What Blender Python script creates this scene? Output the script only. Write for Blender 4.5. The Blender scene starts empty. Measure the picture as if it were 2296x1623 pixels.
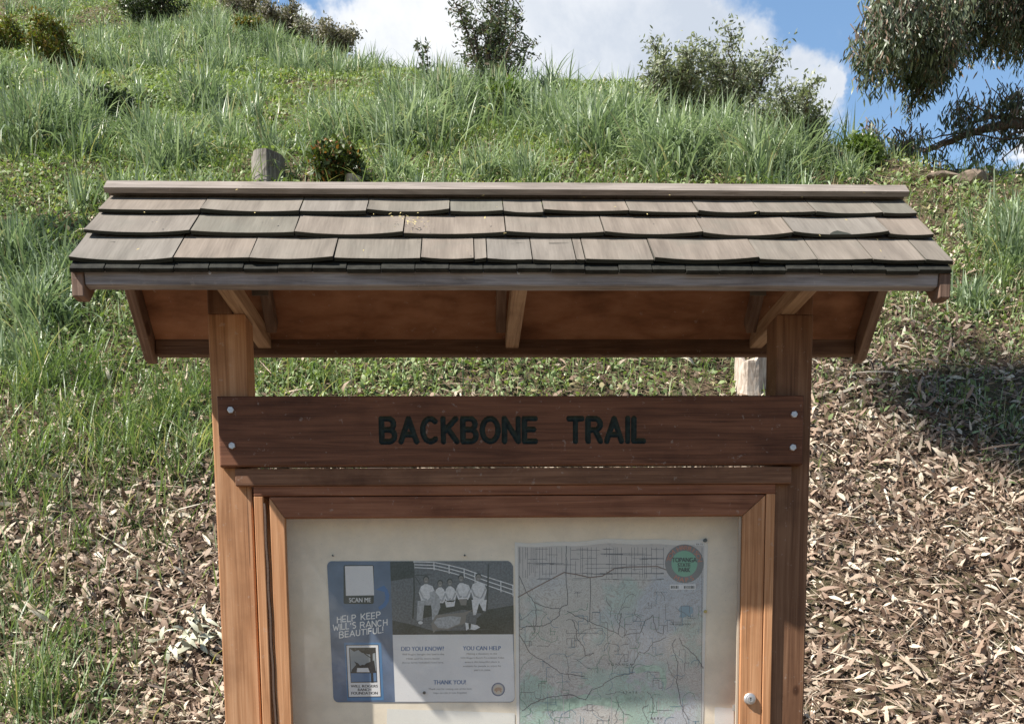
import bpy, bmesh, math, random
import numpy as np
from mathutils import Vector, Matrix
from math import sin, cos, pi, radians
random.seed(7); RNG = np.random.default_rng(11)
SC = bpy.context.scene; COL = SC.collection

# ------------------------------------------------------------------ camera
CX, CY, CZ = -0.1643, -3.9857, 0.0032
YAW, PITCH, ROLL, FPX, PPY = 0.0357, -0.1278, -0.010, 2409.0, 1764.0
fw = Vector((sin(YAW)*cos(PITCH), cos(YAW)*cos(PITCH), sin(PITCH)))
r_ = Vector((cos(YAW), -sin(YAW), 0)); u_ = r_.cross(fw)
rt = r_*cos(ROLL)+u_*sin(ROLL); upv = -r_*sin(ROLL)+u_*cos(ROLL)
cam = bpy.data.objects.new('camera', bpy.data.cameras.new('camera')); COL.objects.link(cam)
M = Matrix((rt, upv, -fw)).transposed().to_4x4(); M.translation = Vector((CX, CY, CZ))
cam.matrix_world = M
cam.data.sensor_width = 36; cam.data.lens = 36*FPX/2296
cam.data.shift_y = (PPY-811.5)/2296; cam.data.clip_start = .05; cam.data.clip_end = 2000
SC.camera = cam

def raydir(x, y):
    return (rt*(x-1148)+upv*(PPY-y)+fw*FPX).normalized()
def up(x, y, Y):                       # photo position -> point on the plane Y = const
    d = raydir(x, y); t = (Y-CY)/d.y
    return Vector((CX+d.x*t, Y, CZ+d.z*t))
def project(P):                        # numpy points -> photo position
    d = P-np.array([CX, CY, CZ]); z = d@np.array(fw)
    z = np.where(z < .1, .1, z)
    return 1148+FPX*(d@np.array(rt))/z, PPY-FPX*(d@np.array(upv))/z

# ------------------------------------------------------------------ light
SUNV = Vector((-2.6, -1.0, 3.2)).normalized()
sun = bpy.data.objects.new('sun', bpy.data.lights.new('sun', 'SUN')); COL.objects.link(sun)
sun.data.energy = 5.0; sun.data.angle = radians(.55); sun.data.color = (1, .945, .86)
sun.rotation_euler = SUNV.to_track_quat('Z', 'Y').to_euler(); sun.location = (-6, -3, 8)
SC.view_settings.view_transform = 'Standard'; SC.view_settings.look = 'None'
SC.view_settings.exposure = 0.94; SC.view_settings.gamma = 1
try: SC.cycles.max_bounces = 6; SC.cycles.transparent_max_bounces = 12
except Exception: pass

class NT:
    def __init__(s, tree): s.t = tree; s.n = tree.nodes; s.l = tree.links
    def add(s, typ, **kw):
        n = s.n.new(typ)
        for k, v in kw.items():
            if k.startswith('_'): setattr(n, k[1:], v)
            else:
                key = int(k[1:]) if k[0] == 'i' and k[1:].isdigit() else k.replace('__', ' ')
                if isinstance(v, bpy.types.NodeSocket): s.l.new(v, n.inputs[key])
                else: n.inputs[key].default_value = v
        return n
    def math(s, op, a, b=0.0, c=None, clamp=False):
        n = s.n.new('ShaderNodeMath'); n.operation = op; n.use_clamp = clamp
        for i, v in enumerate((a, b) if c is None else (a, b, c)):
            if isinstance(v, bpy.types.NodeSocket): s.l.new(v, n.inputs[i])
            else: n.inputs[i].default_value = v
        return n.outputs[0]
    def ramp(s, fac, stops, interp='LINEAR'):
        n = s.n.new('ShaderNodeValToRGB'); n.color_ramp.interpolation = interp
        e = n.color_ramp.elements
        while len(e) < len(stops): e.new(.5)
        for el, (p, c) in zip(e, stops):
            el.position = p; el.color = (c[0], c[1], c[2], 1) if len(c) == 3 else c
        s.l.new(fac, n.inputs[0]); return n.outputs[0]
    def mix(s, fac, a, b, mode='MIX'):
        n = s.n.new('ShaderNodeMix'); n.data_type = 'RGBA'; n.blend_type = mode
        for i, v in ((0, fac), (6, a), (7, b)):
            if isinstance(v, bpy.types.NodeSocket): s.l.new(v, n.inputs[i])
            elif i == 0: n.inputs[0].default_value = v
            else: n.inputs[i].default_value = (v[0], v[1], v[2], 1)
        return n.outputs[2]
    def noise(s, vec, scale, detail=3, rough=.5, dist=0):
        n = s.n.new('ShaderNodeTexNoise')
        n.inputs['Scale'].default_value = scale; n.inputs['Detail'].default_value = detail
        n.inputs['Roughness'].default_value = rough; n.inputs['Distortion'].default_value = dist
        if vec is not None: s.l.new(vec, n.inputs['Vector'])
        return n
    def vmath(s, op, a, b):
        n = s.n.new('ShaderNodeVectorMath'); n.operation = op
        for i, v in enumerate((a, b)):
            if isinstance(v, bpy.types.NodeSocket): s.l.new(v, n.inputs[i])
            elif op == 'SCALE' and i == 1: n.inputs['Scale'].default_value = v
            else: n.inputs[i].default_value = v
        return n.outputs['Value'] if op in ('DISTANCE', 'LENGTH', 'DOT_PRODUCT') else n.outputs[0]
    def mrange(s, v, a, b, c=0.0, d=1.0, smooth=True):
        n = s.n.new('ShaderNodeMapRange'); n.interpolation_type = 'SMOOTHSTEP' if smooth else 'LINEAR'
        s.l.new(v, n.inputs[0])
        for i, x in enumerate((a, b, c, d)): n.inputs[i+1].default_value = x
        return n.outputs[0]

# sky: Nishita with clouds mixed in by direction
W = bpy.data.worlds.new('World'); SC.world = W; W.use_nodes = True
t = NT(W.node_tree); t.n.clear()
sky = t.add('ShaderNodeTexSky', _sky_type='NISHITA'); sky.sun_disc = False
sky.sun_elevation = math.asin(SUNV.z); sky.sun_rotation = math.atan2(SUNV.x, SUNV.y) % (2*pi)
sky.altitude = 200; sky.air_density = 1.25; sky.dust_density = .15; sky.ozone_density = 2.2
skyc = t.mix(1.0, sky.outputs[0], (.050, .052, .054), 'MULTIPLY')
tc = t.add('ShaderNodeTexCoord'); gen = tc.outputs['Generated']
front = t.mrange(t.vmath('DOT_PRODUCT', gen, (0.1, .88, .47)), .70, .95)
skyc = t.mix(front, skyc, t.mix(1.0, skyc, (1.9, 1.95, 1.9), 'MULTIPLY'))
wob = t.noise(gen, 9, 6, .62)
wv = t.vmath('SCALE', t.vmath('SUBTRACT', wob.outputs['Color'], (.5, .5, .5)), .17)
dirw = t.vmath('ADD', gen, wv)
CLOUDS = [(1150, 40, 300, 1.0), (900, 70, 170, 1.0), (1450, 60, 270, 1.0), (1400, 190, 260, 1), (1250, 250, 240, 1), (1640, 190, 180, 1.0),
          (1790, 220, 135, 1.0), (1860, 170, 60, 1.0), (1690, 290, 150, .9), (720, 60, 70, .9), (2296, 350, 60, .95), (1560, -60, 130, .8), (2500, 400, 160, .9), (200, 60, 340, .9), (2900, -500, 420, .8)]
acc = None
for (x, y, r, s) in CLOUDS:
    d = t.vmath('DISTANCE', dirw, tuple(raydir(x, y)))
    m = t.mrange(d, r/FPX*.95, r/FPX*.35, 0, s, False)
    acc = m if acc is None else t.math('MAXIMUM', acc, m)
fine = t.noise(gen, 16, 8, .66)
msk = t.math('ADD', acc, t.math('MULTIPLY', t.math('SUBTRACT', fine.outputs[0], .5), 1.0))
msk = t.mrange(msk, .12, .72)
far = t.noise(dirw, 2.3, 7, .6)
msk = t.math('MAXIMUM', msk, t.math('MULTIPLY', t.mrange(far.outputs[0], .62, .8), .2))
greyd = t.vmath('DISTANCE', dirw, tuple(raydir(1500, 80)))
grey = t.mrange(greyd, .16, .02)
gn = t.noise(gen, 5.5, 9, .62, .4)
shade = t.math('ADD', t.math('MULTIPLY', grey, .75), t.math('MULTIPLY', t.mrange(gn.outputs[0], .40, .62), .60), clamp=True)
cl = t.mix(shade, (.54, .55, .565), (.34, .375, .43))
out = t.mix(msk, skyc, cl)
bg = t.add('ShaderNodeBackground', Strength=1.0); t.l.new(out, bg.inputs[0])
wo = t.add('ShaderNodeOutputWorld'); t.l.new(bg.outputs[0], wo.inputs[0])

# ------------------------------------------------------------------ helpers
def tag(o, label=None, cat=None, group=None, kind=None):
    for k, v in (('label', label), ('category', cat), ('group', group), ('kind', kind)):
        if v: o[k] = v
    return o
def empty(name, loc=(0, 0, 0)):
    o = bpy.data.objects.new(name, None); COL.objects.link(o); o.location = loc; o.empty_display_size = .1
    return o
def link(name, me, mats, parent=None):
    o = bpy.data.objects.new(name, me); COL.objects.link(o)
    for m in (mats if isinstance(mats, (list, tuple)) else [mats]): me.materials.append(m)
    if parent is not None:
        o.parent = parent
        off = Vector((0, 0, 0)); q = parent
        while q is not None: off += q.location; q = q.parent
        o.location = -off
    return o
def mesh_np(name, verts, faces, nper, smooth=False, matidx=None, attrs=None):
    me = bpy.data.meshes.new(name)
    verts = np.asarray(verts, dtype=np.float32); n = len(verts)
    me.vertices.add(n); me.vertices.foreach_set('co', verts.ravel())
    if isinstance(faces, list):
        loops = np.concatenate([f.ravel() for f in faces]); cnt = np.concatenate([np.full(len(f), f.shape[1]) for f in faces])
    else:
        loops = faces.ravel(); cnt = np.full(len(faces), nper)
    me.loops.add(len(loops)); me.loops.foreach_set('vertex_index', loops.astype(np.int32))
    me.polygons.add(len(cnt)); st = np.concatenate([[0], np.cumsum(cnt)[:-1]]).astype(np.int32)
    me.polygons.foreach_set('loop_start', st); me.polygons.foreach_set('loop_total', cnt.astype(np.int32))
    if smooth: me.polygons.foreach_set('use_smooth', np.ones(len(cnt), dtype=bool))
    if matidx is not None: me.polygons.foreach_set('material_index', np.asarray(matidx, dtype=np.int32))
    me.update(calc_edges=True); me.validate()
    if attrs:
        for k, v in attrs.items():
            a = me.attributes.new(k, 'FLOAT', 'POINT'); a.data.foreach_set('value', np.asarray(v, dtype=np.float32))
    return me

class MB:                              # collects simple solids into one mesh
    def __init__(s): s.v = []; s.f = []; s.m = []
    def poly(s, pts, m=0):
        b = len(s.v); s.v += [tuple(p) for p in pts]; s.f.append(tuple(range(b, b+len(pts)))); s.m.append(m)
    def prism(s, a, b, m=0):           # two matching loops joined
        n = len(a); k = len(s.v); s.v += [tuple(p) for p in a]+[tuple(p) for p in b]
        s.f.append(tuple(range(k+n-1, k-1, -1))); s.f.append(tuple(range(k+n, k+2*n)))
        for i in range(n):
            j = (i+1) % n; s.f.append((k+i, k+j, k+n+j, k+n+i))
        s.m += [m]*(n+2)
    def box(s, x0, x1, y0, y1, z0, z1, m=0):
        s.prism([(x0, y0, z0), (x1, y0, z0), (x1, y1, z0), (x0, y1, z0)], [(x0, y0, z1), (x1, y0, z1), (x1, y1, z1), (x0, y1, z1)], m)
    def tube(s, pts, rad, seg=8, m=0, cap=True):
        pts = [Vector(p) for p in pts]; k = len(s.v); n = len(pts)
        rad = rad if isinstance(rad, (list, tuple)) else [rad]*n
        for i, p in enumerate(pts):
            d = (pts[min(i+1, n-1)]-pts[max(i-1, 0)]).normalized()
            a = d.orthogonal().normalized() if i == 0 else (a-d*a.dot(d)).normalized()
            b = d.cross(a)
            for j in range(seg):
                q = 2*pi*j/seg; s.v.append(tuple(p+(a*cos(q)+b*sin(q))*rad[i]))
        for i in range(n-1):
            for j in range(seg):
                j2 = (j+1) % seg; s.f.append((k+i*seg+j, k+i*seg+j2, k+(i+1)*seg+j2, k+(i+1)*seg+j)); s.m.append(m)
        if cap:
            s.f.append(tuple(range(k+seg-1, k-1, -1))); s.f.append(tuple(range(k+(n-1)*seg, k+n*seg))); s.m += [m, m]
    def build(s, name, mats, parent=None, bevel=0, smooth=False, seg=2):
        me = bpy.data.meshes.new(name); me.from_pydata(s.v, [], s.f)
        me.polygons.foreach_set('material_index', s.m)
        bm = bmesh.new(); bm.from_mesh(me); bmesh.ops.recalc_face_normals(bm, faces=bm.faces); bm.to_mesh(me); bm.free()
        if smooth: me.polygons.foreach_set('use_smooth', [True]*len(me.polygons))
        o = link(name, me, mats, parent)
        if bevel:
            b = o.modifiers.new('bevel', 'BEVEL'); b.width = bevel; b.segments = seg; b.limit_method = 'ANGLE'; b.angle_limit = radians(40)
        return o

def mat(name):
    m = bpy.data.materials.new(name); m.use_nodes = True; t = NT(m.node_tree); t.n.clear()
    return m, t
def finish(t, shader):
    o = t.add('ShaderNodeOutputMaterial'); t.l.new(shader, o.inputs[0])
def plain(name, col, rough=.6, metal=0, spec=.3, bump=0, bscale=200, var=0):
    m, t = mat(name)
    p = t.add('ShaderNodeBsdfPrincipled', Roughness=rough, Metallic=metal); p.inputs['Specular IOR Level'].default_value = spec
    tc = t.add('ShaderNodeTexCoord')
    if var:
        n = t.noise(tc.outputs['Object'], bscale*.2, 4, .6)
        c = t.mix(t.mrange(n.outputs[0], .3, .7), [v*(1-var) for v in col], [min(1, v*(1+var)) for v in col]); t.l.new(c, p.inputs['Base Color'])
    else: p.inputs['Base Color'].default_value = (*col, 1)
    if bump:
        n = t.noise(tc.outputs['Object'], bscale, 4, .6)
        b = t.add('ShaderNodeBump', Strength=bump, Distance=.002); t.l.new(n.outputs[0], b.inputs['Height']); t.l.new(b.outputs[0], p.inputs['Normal'])
    finish(t, p.outputs[0]); return m

def wood(name, stretch, cols, rough=.72, grain=1.0, figure=None, bump=.35, stain=.5, spec=.25, fine=1.0, knots=.75, stc=(.35, .3, .28)):
    """stretch = noise scale per axis: low along the grain"""
    m, t = mat(name)
    tc = t.add('ShaderNodeTexCoord'); oi = t.add('ShaderNodeObjectInfo')
    off = t.add('ShaderNodeCombineXYZ'); 
    for i, k in enumerate((7.3, 13.1, 5.7)): t.l.new(t.math('MULTIPLY', oi.outputs['Random'], k), off.inputs[i])
    base = t.vmath('ADD', tc.outputs['Object'], off.outputs[0])
    v = t.vmath('MULTIPLY', base, tuple(stretch))
    rings = t.noise(v, 1.0*grain, 3, .5, .4)
    saw = t.math('FRACT', t.math('MULTIPLY', rings.outputs[0], 9.0))
    saw = t.math('PINGPONG', t.math('MULTIPLY', rings.outputs[0], 7.0), 1.0)
    v2 = t.vmath('MULTIPLY', base, tuple(s*(7 if s > 8 else 2.0)*fine for s in stretch))
    fib = t.noise(v2, 1.0, 4, .7)
    f = t.math('ADD', t.math('MULTIPLY', saw, .30), t.math('MULTIPLY', fib.outputs[0], .85))
    col = t.ramp(f, [(.22, cols[0]), (.5, cols[1]), (.85, cols[2])])
    big = t.noise(base, 4.5, 5, .6)
    col = t.mix(t.math('MULTIPLY', t.mrange(big.outputs[0], .45, .75), stain), col, stc, 'MULTIPLY')
    vo = t.add('ShaderNodeTexVoronoi'); vo.inputs['Scale'].default_value = 1.0
    t.l.new(t.vmath('MULTIPLY', base, tuple(4.2 if s > 8 else 2.6 for s in stretch)), vo.inputs['Vector'])
    kn = t.mrange(vo.outputs['Distance'], .035, .075, 1, 0)
    col = t.mix(t.math('MULTIPLY', kn, knots), col, (.25, .17, .12), 'MULTIPLY')
    ck = t.noise(t.vmath('MULTIPLY', base, tuple(s*(5 if s > 8 else 1.1) for s in stretch)), 1.0, 2, .5)
    crack = t.mrange(ck.outputs[0], .70, .735)
    col = t.mix(t.math('MULTIPLY', crack, min(.7, knots)), col, (.22, .18, .15), 'MULTIPLY')
    sc = t.noise(base, 38, 3, .7); col = t.mix(t.math('MULTIPLY', t.mrange(sc.outputs[0], .64, .72), .25), col, (.5, .45, .4))
    p = t.add('ShaderNodeBsdfPrincipled', Roughness=rough); p.inputs['Specular IOR Level'].default_value = spec
    t.l.new(col, p.inputs['Base Color'])
    b = t.add('ShaderNodeBump', Strength=bump, Distance=.0025); t.l.new(f, b.inputs['Height']); t.l.new(b.outputs[0], p.inputs['Normal'])
    finish(t, p.outputs[0]); return m

RED = [(.20, .062, .026), (.34, .115, .047), (.48, .19, .082)]
ORG = [(.24, .112, .052), (.44, .225, .112), (.60, .35, .20)]
GRY = [(.10, .085, .075), (.20, .175, .16), (.32, .285, .27)]
w_sign = wood('sign_wood', (1.6, 20, 24), [(.070, .028, .015), (.135, .055, .029), (.215, .092, .050)], stain=.5, rough=.6)
w_railx = wood('rail_wood', (1.6, 22, 26), [(.13, .052, .028), (.23, .095, .052), (.33, .15, .085)], stain=.5)
w_post = wood('post_wood', (17, 17, 1.0), ORG, stain=.35, bump=.3)
w_post2 = wood('dark_post_wood', (17, 17, 1.0), [(.085, .04, .024), (.165, .082, .045), (.27, .15, .088)], stain=.6, bump=.3)
w_stile = wood('stile_wood', (30, 30, 1.1), [(.26, .115, .050), (.48, .235, .112), (.64, .35, .185)], stain=.3)
w_tie = wood('rafter_wood', (30, 1.6, 22), [(.20, .12, .07), (.34, .22, .14), (.47, .33, .22)], stain=.35, bump=.3)
w_barge = wood('barge_wood', (30, 2.5, 2.5), [(.10, .062, .045), (.18, .115, .085), (.27, .185, .14)], stain=.5)
w_fascia = wood('weathered_fascia_wood', (2.2, 25, 32), [(.14, .125, .125), (.255, .235, .235), (.38, .35, .35)], stain=.5, bump=.6, stc=(.45, .4, .4))
w_ply = wood('plywood', (2.6, 7.5, 7.5), [(.13, .056, .029), (.27, .125, .067), (.40, .205, .12)], stain=.5, bump=.15, fine=.8, grain=.8, knots=0)
w_backf = wood('back_fascia_wood', (2.2, 25, 30), [(.07, .04, .03), (.13, .075, .05), (.20, .12, .08)], stain=.5)

def shingle_mat():
    m, t = mat('weathered_cedar_shingle')
    tc = t.add('ShaderNodeTexCoord'); g = t.add('ShaderNodeNewGeometry'); ri = g.outputs['Random Per Island']
    off = t.add('ShaderNodeCombineXYZ'); t.l.new(t.math('MULTIPLY', ri, 31), off.inputs[0]); t.l.new(t.math('MULTIPLY', ri, 17), off.inputs[1])
    base = t.vmath('ADD', tc.outputs['Object'], off.outputs[0])
    fib = t.noise(t.vmath('MULTIPLY', base, (150, 7, 7)), 1, 3, .6)
    mid = t.noise(t.vmath('MULTIPLY', base, (22, 3, 3)), 1, 3, .5)
    f = t.math('ADD', t.math('MULTIPLY', fib.outputs[0], .4), t.math('MULTIPLY', mid.outputs[0], .6))
    c = t.ramp(f, [(.3, (.140, .124, .108)), (.5, (.200, .178, .155)), (.72, (.265, .238, .209))])
    tint = t.ramp(ri, [(0, (.80, .84, .80)), (.35, (1, .98, .95)), (.7, (1.06, .99, .94)), (1, (.97, .99, 1.0))])
    c = t.mix(1, c, tint, 'MULTIPLY')
    sp = t.noise(base, 55, 4, .7); c = t.mix(t.math('MULTIPLY', t.mrange(sp.outputs[0], .6, .75), .5), c, (.13, .13, .10))
    bl = t.noise(base, 5, 4, .6); c = t.mix(t.math('MULTIPLY', t.mrange(bl.outputs[0], .5, .75), .45), c, (.17, .165, .14))
    a = t.add('ShaderNodeAttribute', _attribute_name='edge_dark')
    c = t.mix(a.outputs['Fac'], c, (.030, .034, .028))  # near-black mixed into shingle butts, sides and undersides
    p = t.add('ShaderNodeBsdfPrincipled', Roughness=.85); p.inputs['Specular IOR Level'].default_value = .2; t.l.new(c, p.inputs['Base Color'])
    b = t.add('ShaderNodeBump', Strength=.45, Distance=.0015); t.l.new(f, b.inputs['Height']); t.l.new(b.outputs[0], p.inputs['Normal'])
    finish(t, p.outputs[0]); return m
m_shingle = shingle_mat()
m_black = plain('near_black_wood', (.022, .022, .018), .9, bump=.6, bscale=160, var=.4)  # near-black colour of the starter course
m_steel = plain('galvanised_steel', (.62, .61, .62), .42, .75, .5, bump=.15, bscale=300, var=.15)
m_dull = plain('dull_zinc', (.20, .19, .17), .6, .5, bump=.2)
m_hinge = plain('dark_bronze_hinge', (.15, .10, .075), .55, .4, bump=.4, bscale=120)
m_groove = plain('dark_green_routed_paint', (.012, .020, .016), .55, bump=.8, bscale=260, var=.5)
m_cream = plain('cream_backing_board', (.93, .84, .70), .7, bump=.1, bscale=80, var=.06)

# ------------------------------------------------------------------ KIOSK
K = empty('information_kiosk', (0, 0, -1.6))
tag(K, 'wooden trailhead notice kiosk with shingled gable roof and glazed case', 'information kiosk')
PO = 1.075; PI_ = .944; TZ = 1.18
def post(s):
    mb = MB(); a, b = (-PO, -PI_) if s < 0 else (PI_, PO)
    mb.box(a, b, 0, .14, -1.7, TZ)
    o = mb.build('post', w_post if s < 0 else w_post2, K, .006)
    # lap tongue rising outside the tie beam
    return o
for s in (-1, 1): post(s)
for s, a, b in ((-1, -PO+.0015, -.988), (1, 1.012, PO-.0015)):
    mb = MB(); mb.box(a, b, .002, .138, TZ-.001, 1.50); mb.build('post_head', w_post2, K, .004)
# tie beams
for xr_ in (-.932, .037, 1.009):
    mb = MB(); mb.box(xr_-.052, xr_, -.300, .462, TZ, TZ+.062); mb.build('tie_beam', w_tie, K, .004)

SL = math.atan2(.406, .45); dn = Vector((0, -cos(SL), -sin(SL))); nf = Vector((0, -sin(SL), cos(SL)))
RIDGE = Vector((0, .07, 1.632)); NS = -.026; WR = 1.426
def fs(X, s, n, back=False):           # point on a slope: X, distance down from ridge, offset along the normal
    p = RIDGE+dn*s+nf*n; p.x = X
    if back: p.y = .14-p.y
    return p
ROOF = empty('roof', (0, .07, 1.2)); ROOF.parent = K; ROOF.location = Vector((0, .07, 1.2))-K.location
def rlink(o): return o
def slab(mb, X0, X1, s0, s1, n0, n1, back=False, m=0):
    q = [fs(X0, s0, n0, back), fs(X0, s1, n0, back), fs(X0, s1, n1, back), fs(X0, s0, n1, back)]
    q2 = [Vector((X1, p.y, p.z)) for p in q]
    mb.prism(q, q2, m)
SLEN = .606
for back in (False, True):
    mb = MB(); slab(mb, -WR+.045, WR-.045, .07 if back else .04, SLEN-.032, -.062, -.046, back); mb.build('plywood_deck', w_ply, ROOF, 0)
# true rafters on both slopes beside the ties
for xr_ in (-.932, .037, .957+.052+.0):
    for back in (False, True):
        mb = MB(); x1 = xr_+.0385 if xr_ < .5 else xr_-.0525
        x1 = xr_+.0385 if xr_ < 0 else (xr_-.0525 if xr_ > .5 else xr_-.0525)
        slab(mb, x1-.038, x1, .03, SLEN-.12, -.13, -.063, back); mb.build('rafter', w_barge, ROOF, .003)
mb = MB(); mb.box(-WR+.046, WR-.046, .052, .088, 1.44, 1.555); mb.build('ridge_board', w_backf, ROOF, .003)
# barge boards, plumb cut at the eaves
def barge(s, back):
    x0, x1 = (-WR+.004, -WR+.042) if s < 0 else (WR-.042, WR-.004)
    a = [fs(x0, 0, -.040, back), fs(x0, SLEN-.018, -.040, back)]
    e = a[1].copy(); yy = e.y
    low = fs(x0, SLEN-.018, -.135, back)
    pl = Vector((x0, yy, yy and e.z-.078)); 
    k = fs(x0, SLEN-.075, -.135, back)
    top = fs(x0, 0, -.135, back); top.y = .07+(.0 if not back else .0); top.z = RIDGE.z-.135/cos(SL)
    a0 = a[0].copy(); a0.y = .07; a0.z = RIDGE.z-.040/cos(SL)
    # lower tip: plumb front, then the sloping underside
    yk = e.y+(.055 if not back else -.055)
    zk = RIDGE.z-.135/cos(SL)-abs(yk-.07)*math.tan(SL)
    loop = [a0, e, pl, Vector((x0, yk, zk)), top]
    mb = MB(); mb.prism(loop, [Vector((x1, p.y, p.z)) for p in loop]); return mb.build('barge_board', w_barge, ROOF, .004)
for s in (-1, 1):
    for b in (False, True): barge(s, b)
# fascia front: leans so its underside shows
def beam_yz(name, X0, X1, loop, m, bev=.003, seg=1, wob=0):
    mb = MB(); n = 60 if wob else 1
    if not wob:
        mb.prism([(X0, y, z) for y, z in loop], [(X1, y, z) for y, z in loop])
    else:
        k = len(loop); b0 = 0
        for i in range(n+1):
            x = X0+(X1-X0)*i/n
            for j, (y, z) in enumerate(loop): mb.v.append((x, y+random.uniform(-wob, wob), z+random.uniform(-wob, wob)))
        for i in range(n):
            for j in range(k):
                j2 = (j+1) % k; mb.f.append((i*k+j, i*k+j2, (i+1)*k+j2, (i+1)*k+j)); mb.m.append(0)
        mb.f.append(tuple(range(k))); mb.f.append(tuple(range(n*k, n*k+k))); mb.m += [0, 0]
    return mb.build(name, m, ROOF, bev, seg=seg)
ef = fs(0, SLEN-.022, -.034); 
fz = ef.z; fy = ef.y
FASC = beam_yz('fascia', -WR+.044, WR-.044, [(fy+.004, fz-.004), (fy+.010, fz-.047), (fy+.050, fz-.050), (fy+.046, fz+.02)], w_fascia, wob=.0006)
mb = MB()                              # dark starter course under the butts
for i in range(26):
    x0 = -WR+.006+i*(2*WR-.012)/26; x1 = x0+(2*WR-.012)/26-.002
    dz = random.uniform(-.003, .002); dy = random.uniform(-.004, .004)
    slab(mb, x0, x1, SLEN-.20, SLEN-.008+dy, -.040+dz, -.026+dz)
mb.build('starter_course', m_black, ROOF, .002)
by = .14-fy
beam_yz('fascia', -WR+.044, WR-.044, [(by-.040, TZ+.062), (by-.040, TZ-.024), (by-.002, TZ-.026), (by-.002, fz+.01)], w_backf)
# screws in the fascia, each a little ring
for x in (470, 1163, 1842):
    p = up(x, 611, fy+.0045); mb = MB(); mb.tube([p+Vector((0, -.002, 0)), p+Vector((0, .004, 0))], .0062, 10)
    mb.build('screw', m_steel, ROOF, .001)

def s_at(y, n):                        # distance down the slope whose point shows at photo height y
    lo, hi = 0, .7
    for _ in range(40):
        mid = (lo+hi)/2; P = fs(0, mid, n); py = project(np.array([P]))[1][0]
        if py < y: lo = mid
        else: hi = mid
    return lo
courses = [(440, 474, [208, 437, 660, 812, 1001, 1124, 1216, 1413, 1572, 1716, 1846, 2005, 2085]),
           (490, 522, [180, 415, 648, 893, 1125, 1350, 1577, 1783, 2008, 2113]),
           (540, 580, [147, 378, 547, 735, 930, 1051, 1080, 1183, 1282, 1303, 1460, 1700, 1835, 1962, 2085, 2150])]
TILT = .016
def shingles(courses, back):
    V = []; F = []; Dk = []
    for ci, (s0, s1, edges) in enumerate(courses):
        w0, w1 = edges[0], edges[-1]; W0 = WR-(.012 if ci == 0 else .006 if ci == 1 else 0)
        X = [-W0+2*W0*(e-w0)/(w1-w0) for e in edges]
        for i in range(len(X)-1):
            xa, xb = X[i]+.0018, X[i+1]-.0018; wid = xb-xa
            cup = random.uniform(.15, 1)*.013*min(1, wid/.3)**1.4; lift = random.uniform(-.002, .003); ds = random.uniform(-.004, .004)
            skew = random.uniform(-.003, .003); th = random.uniform(.011, .0145); n = 10; b = len(V); warp = random.uniform(-.002, .002)
            rows = [0, .3, .55, .8, .93, 1.0]
            for r, q in enumerate(rows):
                s = s0-.02+(s1+ds-s0+.02)*q
                for j in range(n+1):
                    f = j/n; c = cup*((2*f-1)**2-.35)*(.25+.75*q*q)+warp*(2*f-1)*q
                    nn = NS-.007+(TILT+.007)*q+c+lift*q
                    V.append(fs(xa+wid*f, s+skew*(2*f-1)*q+random.uniform(-.0007, .0007), nn, back)); Dk.append(.12 if r == 5 else 0)
            R = len(rows)
            for r in range(R-1):
                for j in range(n): F.append((b+r*(n+1)+j, b+r*(n+1)+j+1, b+(r+1)*(n+1)+j+1, b+(r+1)*(n+1)+j))
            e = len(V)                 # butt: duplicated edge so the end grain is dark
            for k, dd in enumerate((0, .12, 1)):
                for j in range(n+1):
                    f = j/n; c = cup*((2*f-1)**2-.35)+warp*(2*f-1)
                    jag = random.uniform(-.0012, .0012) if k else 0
                    V.append(fs(xa+wid*f, s1+ds+skew*(2*f-1)-.0015*dd+jag*.5, NS+TILT+c+lift-th*dd+jag, back)); Dk.append(.1 if k == 0 else .93)
            for k in range(2):
                for j in range(n): F.append((e+k*(n+1)+j, e+k*(n+1)+j+1, e+(k+1)*(n+1)+j+1, e+(k+1)*(n+1)+j))
            for side in (0, n):        # sides and underside
                k = len(V)
                a_ = V[b+side]; c_ = V[b+(R-1)*(n+1)+side]
                V += [a_, c_, Vector(c_)-nf_b(back)*th, Vector(a_)-nf_b(back)*.004]; Dk += [.3, .4, .95, .95]; F.append((k, k+1, k+2, k+3))
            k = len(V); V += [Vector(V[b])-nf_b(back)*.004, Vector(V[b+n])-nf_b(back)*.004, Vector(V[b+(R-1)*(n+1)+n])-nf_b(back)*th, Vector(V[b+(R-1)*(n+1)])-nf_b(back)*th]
            Dk += [.95]*4; F.append((k, k+1, k+2, k+3))
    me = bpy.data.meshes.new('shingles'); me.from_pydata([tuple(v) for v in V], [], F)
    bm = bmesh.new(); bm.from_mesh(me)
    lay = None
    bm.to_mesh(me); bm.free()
    a = me.attributes.new('edge_dark', 'FLOAT', 'POINT'); a.data.foreach_set('value', Dk)
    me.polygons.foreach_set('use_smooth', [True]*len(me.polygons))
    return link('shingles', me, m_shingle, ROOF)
def nf_b(back): return Vector((0, -nf.y, nf.z)) if back else nf
S1, S2, S3 = s_at(474, TILT+NS), s_at(523, TILT+NS), s_at(581, TILT+NS)
S0 = S1-(S2-S1)*.93
cs = [(.03, S1, courses[0][2]), (S1-.04, S2, courses[1][2]), (S2-.04, S3, courses[2][2])]
# lift lower parts of each course so it rests on the next
shingles(cs, False)
shingles([(max(a, .06), b, [x+random.uniform(-9, 9) if 0 < i < len(e)-1 else x for i, x in enumerate(e)]) for a, b, e in cs], True)
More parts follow.
